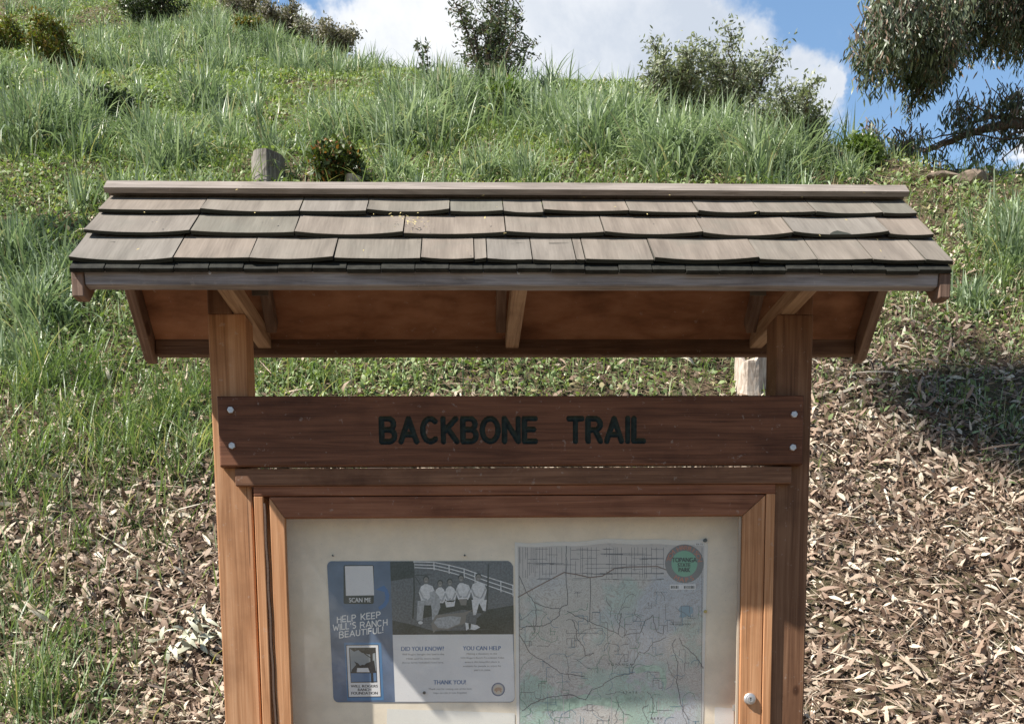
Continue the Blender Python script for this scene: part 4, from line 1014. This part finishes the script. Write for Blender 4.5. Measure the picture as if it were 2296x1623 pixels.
# leaf litter
m, t = mat('dry_fallen_leaf'); g = t.add('ShaderNodeNewGeometry'); tc = t.add('ShaderNodeTexCoord')
c = t.ramp(g.outputs['Random Per Island'], [(0, (.05, .032, .024)), (.2, (.15, .095, .064)), (.40, (.31, .215, .155)), (.60, (.43, .32, .24)), (.80, (.56, .45, .34)), (.93, (.68, .59, .46)), (1, (.82, .76, .61))])
nb_ = t.noise(tc.outputs['Object'], 1.1, 4, .6); c = t.mix(t.math('MULTIPLY', t.mrange(nb_.outputs[0], .5, .72), .5), c, (.20, .15, .12))
n5 = t.noise(tc.outputs['Object'], 90, 3, .6); c = t.mix(t.math('MULTIPLY', t.mrange(n5.outputs[0], .52, .7), .4), c, (.16, .09, .06))
p = t.add('ShaderNodeBsdfPrincipled', Roughness=.6); p.inputs['Specular IOR Level'].default_value = .3; t.l.new(c, p.inputs['Base Color'])
tl = t.add('ShaderNodeBsdfTranslucent'); t.l.new(c, tl.inputs[0]); mx = t.add('ShaderNodeMixShader'); mx.inputs[0].default_value = .18; t.l.new(p.outputs[0], mx.inputs[1]); t.l.new(tl.outputs[0], mx.inputs[2]); finish(t, mx.outputs[0]); m_lit = m
P = scatter(330000, .2, 16); d = look(LIT, P); cutn = np.clip(.9+1.1*fbm(P[:, 0]*1.7+2, P[:, 1]*1.7, 3), .3, 1)
P = P[RNG.random(len(P)) < d**1.25*cutn*np.clip(1.25-(P[:, 1]-2)/14, .3, 1)]; n = len(P); Nn = nrm(P[:, 0], P[:, 1], .15); P = P+Nn*(RNG.uniform(0, .035, n)**1)[:, None]
tilt = Nn+RNG.normal(0, .42, (n, 3)); tilt /= np.linalg.norm(tilt, axis=1, keepdims=True)
L = RNG.gamma(3.0, .0215, n).clip(.015, .17); a1 = leafcards(P, tilt, L, np.minimum(L*RNG.uniform(.14, .55, n), .032), RNG.uniform(0, 2*pi, n), RNG.normal(0, .22, n), RNG.normal(.08, .17, n))
P = scatter(60000, .2, 14); d = look(LIT, P); P = P[RNG.random(len(P)) < d*.8]; n = len(P); Nn = nrm(P[:, 0], P[:, 1], .15); P = P+Nn*RNG.uniform(.01, .05, n)[:, None]
a2 = leafcards(P, Nn, RNG.gamma(4, .05, n).clip(.05, .5), RNG.gamma(1.3, .004, n).clip(.002, .022), RNG.uniform(0, 2*pi, n), RNG.normal(0, .12, n), RNG.normal(.02, .05, n))
P = scatter(900, .2, 12); P = P[RNG.random(len(P)) < look(LIT, P)*.6]; n = len(P); Nn = nrm(P[:, 0], P[:, 1], .15); P = P+Nn*RNG.uniform(.02, .045, n)[:, None]
a3 = leafcards(P, Nn+RNG.normal(0, .12, (n, 3)), RNG.uniform(.14, .38, n), RNG.uniform(.012, .035, n), RNG.uniform(0, 2*pi, n), RNG.normal(0, .1, n), RNG.normal(.03, .06, n))
v, q, tr = join([a1, a2, a3]); print('litter', len(v))
o = link('leaf_litter', mesh_np('leaf_litter', v, [q, tr], 0, False), m_lit); tag(o, 'dry eucalyptus leaves, bark strips and twigs littering the bank', 'leaf litter', kind='stuff')

# ------------------------------------------------------------------ trees, shrubs
m_bark = wood('grey_brown_bark', (14, 14, 4), [(.07, .05, .04), (.14, .105, .085), (.24, .19, .155)], stain=.5, bump=.8)
def limbs_mesh(name, chains, parent, m=None):
    mb = MB()
    for pts, rads in chains: mb.tube(pts, rads, 6)
    return mb.build(name, m or m_bark, parent, 0, True)
def grow(base, h, rad, nst, rnd, up_=.9, sub=6, droop=0.0, taper=.5, r0=.03, wide=1.0, spread_low=.1, shape=None):
    """chains of branches and a list of twig tips"""
    chains = []; tips = []
    for i in range(nst):
        a = rnd.uniform(0, 2*pi); out = rnd.uniform(.1, 1)*wide; f = rnd.uniform(.42, 1)*h
        pts = [Vector(base)+Vector((cos(a), sin(a), 0))*r0*rnd.uniform(0, 2)]; k = 6
        for j in range(1, k+1):
            q = j/k; sway = Vector((rnd.uniform(-1, 1), rnd.uniform(-1, 1), rnd.uniform(-.3, .3)))*.035*h
            pts.append(Vector(base)+Vector((cos(a)*rad*out*q**.8, sin(a)*rad*out*q**.8, f*q*(1-.25*out*q)))+sway)
        chains.append((pts, [r0*(1-.85*j/k)*(.5+.5*f/h) for j in range(k+1)]))
        for j in range(1, k+1):
            for s in range(sub):
                a2 = rnd.uniform(0, 2*pi); el = rnd.uniform(-.2, up_); l = rad*rnd.uniform(.18, .5)*(1.1-.6*j/k)
                p0 = pts[j-1].lerp(pts[j], rnd.random()); p1 = p0+Vector((cos(a2)*cos(el), sin(a2)*cos(el), sin(el)-droop))*l*.55; p2 = p1+Vector((cos(a2)*cos(el), sin(a2)*cos(el), sin(el)+.15-droop*2))*l*.45
                chains.append(([p0, p1, p2], [r0*.22, r0*.14, r0*.05]))
                tips += [p0.lerp(p1, .6), p1, p1.lerp(p2, .5), p2]
        tips += [pts[-1], pts[-2].lerp(pts[-1], .5)]
    return chains, tips
def foliage(tips, per, L, wr, jit, hang=0, seed=1):
    T = np.repeat(np.array([tuple(p) for p in tips]), per, 0); n = len(T); T = T+RNG.normal(0, jit, (n, 3))
    if hang: N = np.stack([RNG.normal(0, 1, n), RNG.normal(0, 1, n), RNG.normal(0, .25, n)], -1)
    else: N = RNG.normal(0, 1, (n, 3))+np.array([0, 0, .5])
    N /= np.linalg.norm(N, axis=1, keepdims=True); Ls = RNG.uniform(.6, 1.25, n)*L
    if not hang: return leafcards(T, N, Ls, Ls*wr*RNG.uniform(.7, 1.2, n), RNG.uniform(0, 2*pi, n), RNG.normal(.2, .3, n), .08)
    # hanging lances
    d = np.stack([RNG.normal(0, .5, n), RNG.normal(0, .5, n), -np.ones(n)], -1); d /= np.linalg.norm(d, axis=1, keepdims=True)
    sd = np.cross(d, N); sd /= np.linalg.norm(sd, axis=1, keepdims=True); nn = np.cross(sd, d); V = np.zeros((n, 6, 3)); W_ = (Ls*wr/2)[:, None]; L_ = Ls[:, None]; cv = RNG.normal(0, .10, n)[:, None]*L_
    V[:, 0] = T; V[:, 1] = T+d*L_*.35-sd*W_+nn*cv; V[:, 2] = T+d*L_*.35+sd*W_+nn*cv; V[:, 3] = T+d*L_*.7-sd*W_*.75+nn*cv*.8; V[:, 4] = T+d*L_*.7+sd*W_*.75+nn*cv*.8; V[:, 5] = T+d*L_
    b = np.arange(n)[:, None]*6; return V.reshape(-1, 3), b+np.array([1, 2, 4, 3]), np.concatenate([b+np.array([0, 2, 1]), b+np.array([3, 4, 5])])
def plant(name, label, cat, base, h, rad, nst, per, L, wr, m, jit=.02, seed=1, group=None, trunkname='branches', **kw):
    rnd = random.Random(seed); e = empty(name, base); tag(e, label, cat, group)
    ch, tips = grow(base, h, rad, nst, rnd, **kw); limbs_mesh(trunkname, ch, e)
    v, q, tr = foliage(tips, per, L, wr, jit); link('foliage', mesh_np('foliage', v, [q, tr], 0), m, e); return e
def top_h(g, xpx, ytop):                # height so that the plant's top shows at ytop
    d = raydir(xpx, ytop); D = g.y-CY; return CZ+D*d.z/d.y-g.z
l_oak = leafmat('dark_oak_leaf', [(0, (.06, .08, .05)), (.5, (.13, .16, .10)), (1, (.26, .29, .20))], .45, .2, 2, (.93, .7, (.20, .12, .09)))
l_sage = leafmat('silvery_sage_leaf', [(0, (.16, .18, .13)), (.5, (.32, .35, .26)), (1, (.55, .57, .46))], .55, .2, 2)
l_sum = leafmat('olive_sumac_leaf', [(0, (.09, .11, .025)), (.5, (.20, .225, .05)), (1, (.34, .34, .09))], .4, .25, 2.5, (.72, .6, (.26, .11, .04)))
l_dark = leafmat('dark_green_shrub_leaf', [(0, (.025, .038, .020)), (.5, (.05, .075, .035)), (1, (.10, .13, .07))], .45, .2, 2)
l_grey = leafmat('dry_grey_brush_leaf', [(0, (.15, .135, .11)), (.5, (.28, .26, .21)), (1, (.45, .42, .35))], .6, .15, 2)
l_red = leafmat('red_tipped_shrub_leaf', [(0, (.04, .06, .02)), (.5, (.09, .12, .04)), (1, (.18, .19, .07))], .4, .25, 3, (.88, .8, (.36, .14, .06)))
l_bright = leafmat('bright_green_weed_leaf', [(0, (.09, .14, .035)), (.5, (.17, .24, .06)), (1, (.30, .37, .12))], .45, .3, 2)
g = ground_at(1108, 215); h = top_h(g, 1090, -45)
e = plant('young_oak', 'young dark-leaved tree standing alone on the crest against the cloud', 'tree', g, h, .95, 12, 3, .062, .38, l_oak, .03, 33, sub=6, r0=.03, up_=.6, wide=.9, trunkname='trunk')
g = ground_at(955, 190); plant('sapling', 'thin sparse sapling on the crest just left of the lone dark tree', 'sapling', g, top_h(g, 955, 70), .22, 2, 2, .07, .4, l_oak, .02, 5, sub=3, r0=.014)
for (x, yb, yt, rr_, sd, lb) in ((1500, 250, 112, .80, 6, 'lower left one of the silvery bushes behind the crest, right of the lone dark tree'), (1650, 268, 84, 1.1, 7, 'largest silvery bush on the crest, behind the grass'), (1790, 335, 225, .75, 8, 'small silvery bush trailing down the right end of the crest')):
    g = ground_at(x, yb); plant('sage_bush', 'silvery leafed shrub, '+lb if 0 else lb, 'shrub', g, top_h(g, x, yt), rr_, 13, 3, .066, .34, l_sage, .04, sd, 'silvery bushes on the crest', sub=7, r0=.016, up_=1.2)
for (x, yb, yt, rr_, sd, lb, mm, cat_) in ((130, 165, 48, .62, 11, 'round olive-green shrub with orange tips on the upper left slope', l_sum, 'shrub'), (12, 120, 30, .5, 12, 'olive and orange shrub cut by the left edge of the photo, high on the slope', l_sum, 'shrub'),
                                    (245, 268, 205, .32, 13, 'low dark green shrub among the tall grass below the round olive shrub', l_dark, 'shrub'), (748, 415, 325, .30, 14, 'red-tipped dark shrub beside the grey stump, just above the roof', l_red, 'shrub'),
                                    (330, 60, -40, .9, 15, 'dark green bush at the top edge of the photo, above the upper left grass', l_dark, 'bush'), (550, 60, -20, .75, 16, 'dry grey-brown bush at the left end of the visible sky', l_grey, 'bush'), (640, 80, 22, .7, 19, 'grey-brown brush on the crest under the small patch of blue sky', l_grey, 'bush'),
                                    (740, 125, 42, .65, 17, 'pale grey dry brush on the crest beneath the left cloud edge', l_grey, 'bush'), (1935, 372, 340, .12, 18, 'small bright green weed at the right foot of the silvery bushes', l_bright, 'weed'), (560, 92, 45, .3, 20, 'small olive shrub below the grey-brown bush', l_sum, 'shrub'), (1125, 262, 225, .25, 21, 'small bright green plant in the tall grass below the lone tree', l_bright, 'weed')):
    g = ground_at(x, yb); plant('shrub', lb, cat_, g, max(.3, top_h(g, x, yt)), rr_*1.15, 11, 5, .07, .42, mm, .05, sd, sub=6, r0=.014, up_=1.0)

# eucalyptus on the right: trunk outside the view, limbs reaching in
l_euc = leafmat('eucalyptus_leaf', [(0, (.05, .065, .04)), (.4, (.125, .155, .095)), (.75, (.25, .29, .185)), (1, (.48, .52, .38))], .38, .2, 1.6, (.86, .8, (.26, .15, .11)), .5)
m_twig = plain('dead_twig', (.13, .075, .05), .8)
def pt(x, y, D):                        # point at distance D into the scene
    return up(x, y, D+CY)
def chain(pts, r0, r1, n=14, wob=.05, rnd=random):
    out = []
    for i in range(n+1):
        q = i/n*(len(pts)-1); k = min(int(q), len(pts)-2); f = q-k
        p = [pts[max(k-1, 0)], pts[k], pts[k+1], pts[min(k+2, len(pts)-1)]]
        v = .5*((2*p[1])+(p[2]-p[0])*f+(2*p[0]-5*p[1]+4*p[2]-p[3])*f*f+(3*p[1]-p[0]-3*p[2]+p[3])*f**3)
        w_ = wob if 0 < i < n else 0
        out.append(v+Vector((rnd.uniform(-w_, w_), rnd.uniform(-w_, w_), rnd.uniform(-w_, w_))))
    return out, [r0+(r1-r0)*i/n for i in range(n+1)]
EB = Vector((9.6, 8.5, float(hgt(9.6, 8.5)))); EU = empty('eucalyptus_tree', EB); tag(EU, 'eucalyptus with drooping leaf masses reaching in at the upper right corner', 'tree')
rnd = random.Random(21); mbT = []
mbT.append(chain([EB-Vector((0, 0, .4)), EB+Vector((-.2, .2, 2.5)), EB+Vector((.1, .3, 5)), EB+Vector((-.1, .2, 8.5))], .34, .10, 16, .04, rnd))
tipsE = []
def eucmass(cx_, cy_, rx, ry, D, k, dz=.7):
    """hanging twigs through a lens-shaped mass; cx_.. are photo positions of its centre"""
    c = pt(cx_, cy_, D); sc = D/FPX; st = []
    for i in range(k):
        while True:
            a, b, c2 = rnd.uniform(-1, 1), rnd.uniform(-1, 1), rnd.uniform(-1, 1)
            if a*a+b*b+c2*c2 < 1: break
        q = c+Vector((a*rx*sc, c2*dz, -b*ry*sc)); l = rnd.uniform(.05, .16)
        dr = Vector((rnd.uniform(-.5, .5), rnd.uniform(-.5, .5), -1)); q2 = q+dr*l
        mbT.append(([q+Vector((rnd.uniform(-.15, .15), rnd.uniform(-.1, .1), .12)), q, q2], [.006, .005, .002]))
        for f in (0, .25, .5, .75, 1): tipsE.append(q.lerp(q2, f))
for a in ((2130, -40, 170, 90, 13.0, 300), (1990, 55, 58, 65, 12.6, 95), (1985, 125, 42, 34, 12.6, 50), (2085, 85, 70, 76, 12.8, 150), (2088, 150, 34, 40, 12.8, 50), (2240, 35, 80, 55, 13.2, 120), (2300, 10, 80, 70, 13.4, 110), (2380, 40, 110, 70, 13.5, 100), (2030, 20, 60, 60, 12.7, 70)): eucmass(*a)
A0 = EB+Vector((-.05, .25, 6.0))
for tgt in ((2130, 0, 13.0), (1990, 60, 12.6), (2085, 130, 12.8), (2240, 50, 13.2), (2350, 30, 13.4)):
    p = pt(*tgt); mbT.append(chain([A0, A0.lerp(p, .5)+Vector((0, 0, .5)), p], .09, .015, 10, .05, rnd))
# lower limb
def P2_(x, y, D=13.6): return pt(x, y, D)
A1 = EB+Vector((-.15, .25, 3.1)); lim = [A1, P2_(2420, 285), P2_(2296, 277), P2_(2230, 285), P2_(2170, 302), P2_(2110, 325), P2_(2070, 340)]
mbT.append(chain(lim, .075, .022, 30, .012, rnd)); mbT.append(chain([P2_(2296, 272), P2_(2230, 262), P2_(2180, 275)], .03, .012, 8, .012, rnd))
for pl in ([(2296, 308), (2240, 312), (2160, 290), (2140, 283)], [(2296, 295), (2260, 305), (2200, 342), (2160, 366)], [(2330, 300), (2290, 320), (2250, 355), (2235, 362)], [(2180, 300), (2140, 305), (2080, 330), (2060, 345)], [(2320, 374), (2296, 382), (2280, 388)], [(2190, 298), (2130, 300), (2090, 312), (2050, 318)], [(2296, 272), (2290, 240), (2270, 215)], [(2230, 262), (2180, 235), (2150, 225)]):
    mbT.append(chain([P2_(x, y, 13.5) for x, y in pl], .012, .004, 8, .008, rnd))
for a in ((2150, 250, 62, 22, 13.5, 16, .3), (2230, 235, 60, 24, 13.6, 20, .3), (2280, 240, 40, 26, 13.6, 18, .3), (2200, 285, 75, 12, 13.5, 9, .3), (2270, 300, 50, 12, 13.6, 9, .3), (2130, 322, 60, 10, 13.4, 4, .3), (2040, 320, 50, 12, 13.3, 18, .3), (2010, 328, 36, 9, 13.3, 10, .3), (2190, 335, 60, 8, 13.5, 3, .3), (1955, 305, 18, 22, 13.0, 12, .15), (2350, 270, 70, 45, 13.7, 50, .4)): eucmass(*a)
limbs_mesh('trunk', mbT, EU)
v, q, tr = foliage(tipsE, 4, .105, .19, .06, 1); link('foliage', mesh_np('foliage', v, [q, tr], 0), l_euc, EU)
print('euc', len(v))

# a second eucalyptus up-sun, out of view, whose crown shades the bank at the right
tg = ground_at(2170, 905); k = 5.2; cs_ = tg+Vector((-2.6, -1.0, 3.2))*k
TB = Vector((cs_.x-3.0, cs_.y+5.5, 0)); TB.z = float(hgt(TB.x, TB.y)); T2 = empty('eucalyptus_tree', TB); tag(T2, 'tall eucalyptus left of the kiosk, out of view, shading the bank at the far right', 'tree')
mbT = []; tipsE = []; rnd = random.Random(5)
mbT.append(chain([TB-Vector((0, 0, .4)), TB+Vector((.2, .1, 5)), TB+Vector((0, -.5, 10)), TB+Vector((.6, -1.5, 15))], .30, .08, 16, .06, rnd)); A0 = TB+Vector((.1, -.7, 11))
def crown(c, rx, ry, rz, k):
    for i in range(k):
        while True:
            a, b, c2 = rnd.uniform(-1, 1), rnd.uniform(-1, 1), rnd.uniform(-1, 1)
            if a*a+b*b+c2*c2 < 1: break
        q = c+Vector((a*rx, b*ry, c2*rz)); q2 = q+Vector((rnd.uniform(-.3, .3), rnd.uniform(-.3, .3), -.5))*.6; mbT.append(([q+Vector((0, 0, .2)), q, q2], [.01, .008, .003]))
        for f in (0, .3, .6, 1): tipsE.append(q.lerp(q2, f))
for (x, y, rx, rz, k2) in ((2190, 910, .45, .18, 130), (2300, 900, .6, .30, 190), (2420, 880, .7, .5, 160), (2180, 760, .22, .06, 16), (2250, 985, .5, .12, 60)):
    gg = ground_at(x, y); c = gg+Vector((-2.6, -1.0, 3.2))*5.2; crown(c, rx, .5, rz, int(k2*.7)); mbT.append(chain([A0, A0.lerp(c, .5)+Vector((0, 0, .8)), c], .08, .02, 10, .06, rnd))

limbs_mesh('trunk', mbT, T2); v, q, tr = foliage(tipsE, 6, .15, .2, .09, 1); link('foliage', mesh_np('foliage', v, [q, tr], 0), l_euc, T2)

# ------------------------------------------------------------------ stumps, rocks, sticks
m_stump = wood('weathered_stump_wood', (30, 30, 2.0), [(.05, .042, .035), (.19, .17, .15), (.34, .315, .28)], stain=.5, bump=.9)
m_cut = wood('sun_bleached_cut_wood', (22, 22, 5), [(.16, .11, .08), (.46, .38, .31), (.66, .60, .53)], stain=.35, bump=.7)
def stump(base, r, h, label, tiltx=0, tilty=0, mt=None, seed=0, jag=.04, flare=1.25):
    rnd = random.Random(seed); n = 26; R = 9; V = []; F = []; ph = [rnd.uniform(0, 6) for _ in range(4)]
    for k in range(R+1):
        q = k/R
        for j in range(n):
            a = 2*pi*j/n; rr_ = r*(1+.07*sin(3*a+ph[0])+.04*sin(7*a+ph[1])+rnd.uniform(-.02, .02))*(1+(flare-1)*(1-q)**3)
            z = -.25+(h+.25)*q+(jag*sin(2*a+ph[2])+rnd.uniform(-jag, jag)*.4 if k == R else 0)
            V.append((base.x+cos(a)*rr_+tiltx*z, base.y+sin(a)*rr_+tilty*z, base.z+z))
    for k in range(R):
        for j in range(n): j2 = (j+1) % n; F.append((k*n+j, k*n+j2, (k+1)*n+j2, (k+1)*n+j))
    for rr2, dz in ((.86, .005), (.45, -.01)):
        b = len(V)
        for j in range(n):
            a = 2*pi*j/n; o_ = V[R*n+j]; V.append((base.x+tiltx*h+(o_[0]-base.x-tiltx*h)*rr2, base.y+tilty*h+(o_[1]-base.y-tilty*h)*rr2, o_[2]+dz))
        pb = b-n
        for j in range(n): j2 = (j+1) % n; F.append((pb+j, pb+j2, b+j2, b+j))
    F.append(tuple(range(len(V)-n, len(V))))
    me = bpy.data.meshes.new('tree_stump'); me.from_pydata(V, [], F); o = link('tree_stump', me, mt or m_stump); tag(o, label, 'stump'); return o
g = ground_at(600, 405); stump(g, .175, top_h(g, 600, 352), 'weathered grey tree stump on the slope above the left part of the roof', .03, -.03, seed=1, jag=.008)
g = ground_at(790, 428); stump(g, .085, top_h(g, 790, 398), 'small pale sawn stump peeking over the ridge board', .1, -.1, m_cut, 2, .01)
g = ground_at(1680, 880); stump(g, .125, top_h(g, 1680, 806), 'white bleached stump seen through the gap below the roof, by the right post', 0, -.05, m_cut, 3, .05)
m_rock = plain('tan_rock', (.42, .36, .28), .9, bump=.9, bscale=25, var=.35); m_rock2 = plain('brown_rock', (.20, .155, .12), .95, bump=.9, bscale=25, var=.4)
def rock(g, sx, sy, sz, label, m, seed):
    rnd = random.Random(seed); bm = bmesh.new(); bmesh.ops.create_icosphere(bm, subdivisions=3, radius=1); ax = [Vector((rnd.gauss(0, 1), rnd.gauss(0, 1), rnd.gauss(0, 1))).normalized() for _ in range(12)]
    for v in bm.verts:
        d = v.co.normalized(); k = min([1/max(.001, d.dot(a))*.82 for a in ax if d.dot(a) > .1]+[1.15]); p = d*min(k, 1.15)*(1+rnd.uniform(-.03, .03)); v.co = Vector((p.x*sx, p.y*sy, p.z*sz))
    me = bpy.data.meshes.new('rock'); bm.to_mesh(me); bm.free(); o = link('rock', me, m); o.location = g+Vector((0, 0, sz*.35)); tag(o, label, 'rock')
rock(ground_at(2218, 386), .15, .10, .08, 'pale tan rock on the crest at the far right', m_rock, 1); rock(ground_at(2176, 414), .19, .12, .10, 'brown rough rock just below the pale rock, far right', m_rock2, 4); rock(ground_at(2110, 405), .17, .12, .07, 'low brown earthy rock left of the two rocks on the right crest', m_rock2, 6)
m_stick = wood('grey_stick_bark', (20, 20, 5), [(.12, .09, .07), (.25, .20, .16), (.38, .32, .26)], bump=.5)
STK = [([(1810, 1228), (1880, 1205), (1960, 1190), (2040, 1200), (2078, 1210)], .011, 'curved grey stick lying on the litter right of the kiosk'), ([(280, 1085), (360, 1090), (430, 1092), (472, 1083)], .009, 'thin grey stick touching the left post'),
       ([(1812, 1530), (1880, 1515), (1930, 1512)], .011, 'short dark stick low at the right post'), ([(1900, 1305), (2040, 1370), (2110, 1440), (2140, 1480)], .006, 'long thin bent twig across the litter, lower right'), ([(1985, 1120), (2040, 1160), (2080, 1190)], .008, 'straight pale twig above the curved grey stick'),
       ([(2130, 1545), (2190, 1520), (2240, 1475)], .013, 'thick bark piece at the bottom right'), ([(2160, 800), (2200, 830), (2250, 850)], .010, 'weathered stick by the shade at the right edge'), ([(90, 1385), (200, 1400), (310, 1380)], .006, 'pale twig in the grass at the lower left')]
for pts, r, lb in STK:
    pp = []
    for (x, y) in pts: g = ground_at(x, y); pp.append(g+Vector((0, 0, .03)))
    c_, rr_ = chain(pp, r, r*.5, 18, .006); mb = MB(); mb.tube(c_, rr_, 7); o = mb.build('stick', m_stick, None, 0, True); tag(o, lb, 'stick')
P = np.array([tuple(fs(RNG.uniform(-1.38, 1.38), RNG.uniform(.06, .58), .006)) for _ in range(30)]+[tuple(fs(RNG.normal(-.355, .03), RNG.normal(.30, .03), .004)) for _ in range(40)]); n = len(P)
v, q, tr = leafcards(P, np.tile(np.array(nf), (n, 1))+RNG.normal(0, .2, (n, 3)), RNG.uniform(.004, .016, n), RNG.uniform(.002, .005, n), RNG.uniform(0, 6, n), RNG.normal(0, .1, n), .05)
o = link('roof_debris', mesh_np('roof_debris', v, [q, tr], 0), plain('straw_coloured_bits', (.55, .45, .20), .8)); tag(o, 'scattered tiny yellow seeds and leaf bits lying on the shingles', 'debris', kind='stuff')
# pale dried sprig at the lower left
g = ground_at(430, 1480); e = empty('dried_sprig', g); tag(e, 'sprig of large pale dried leaves lying on the litter at the lower left', 'dry plant')
l_pale = plain('pale_dry_leaf', (.50, .50, .38), .6, bump=.2, bscale=60, var=.2); mb = MB(); rnd = random.Random(3); tp = []
for i in range(9):
    a = rnd.uniform(0, 2*pi); r = rnd.uniform(.05, .22); q = g+Vector((cos(a)*r*1.2, sin(a)*r*.6, 0)); q.z = float(hgt(q.x, q.y))+rnd.uniform(.06, .14); mb.tube([g+Vector((0, 0, .02)), g.lerp(q, .5)+Vector((0, 0, .05)), q], .003, 5); tp += [q, g.lerp(q, .6)+Vector((0, 0, .06))]
mb.build('stem', m_stick, e); P = np.repeat(np.array([tuple(p) for p in tp]), 3, 0)+RNG.normal(0, .03, (len(tp)*3, 3)); n = len(P); N = RNG.normal(0, .6, (n, 3))+np.array([0, -.6, .8]); N /= np.linalg.norm(N, axis=1, keepdims=True)
v, q, tr = leafcards(P, N, RNG.uniform(.08, .14, n), RNG.uniform(.025, .04, n), RNG.uniform(0, 2*pi, n), RNG.normal(0, .5, n), .2); link('leaves', mesh_np('leaves', v, [q, tr], 0), l_pale, e)
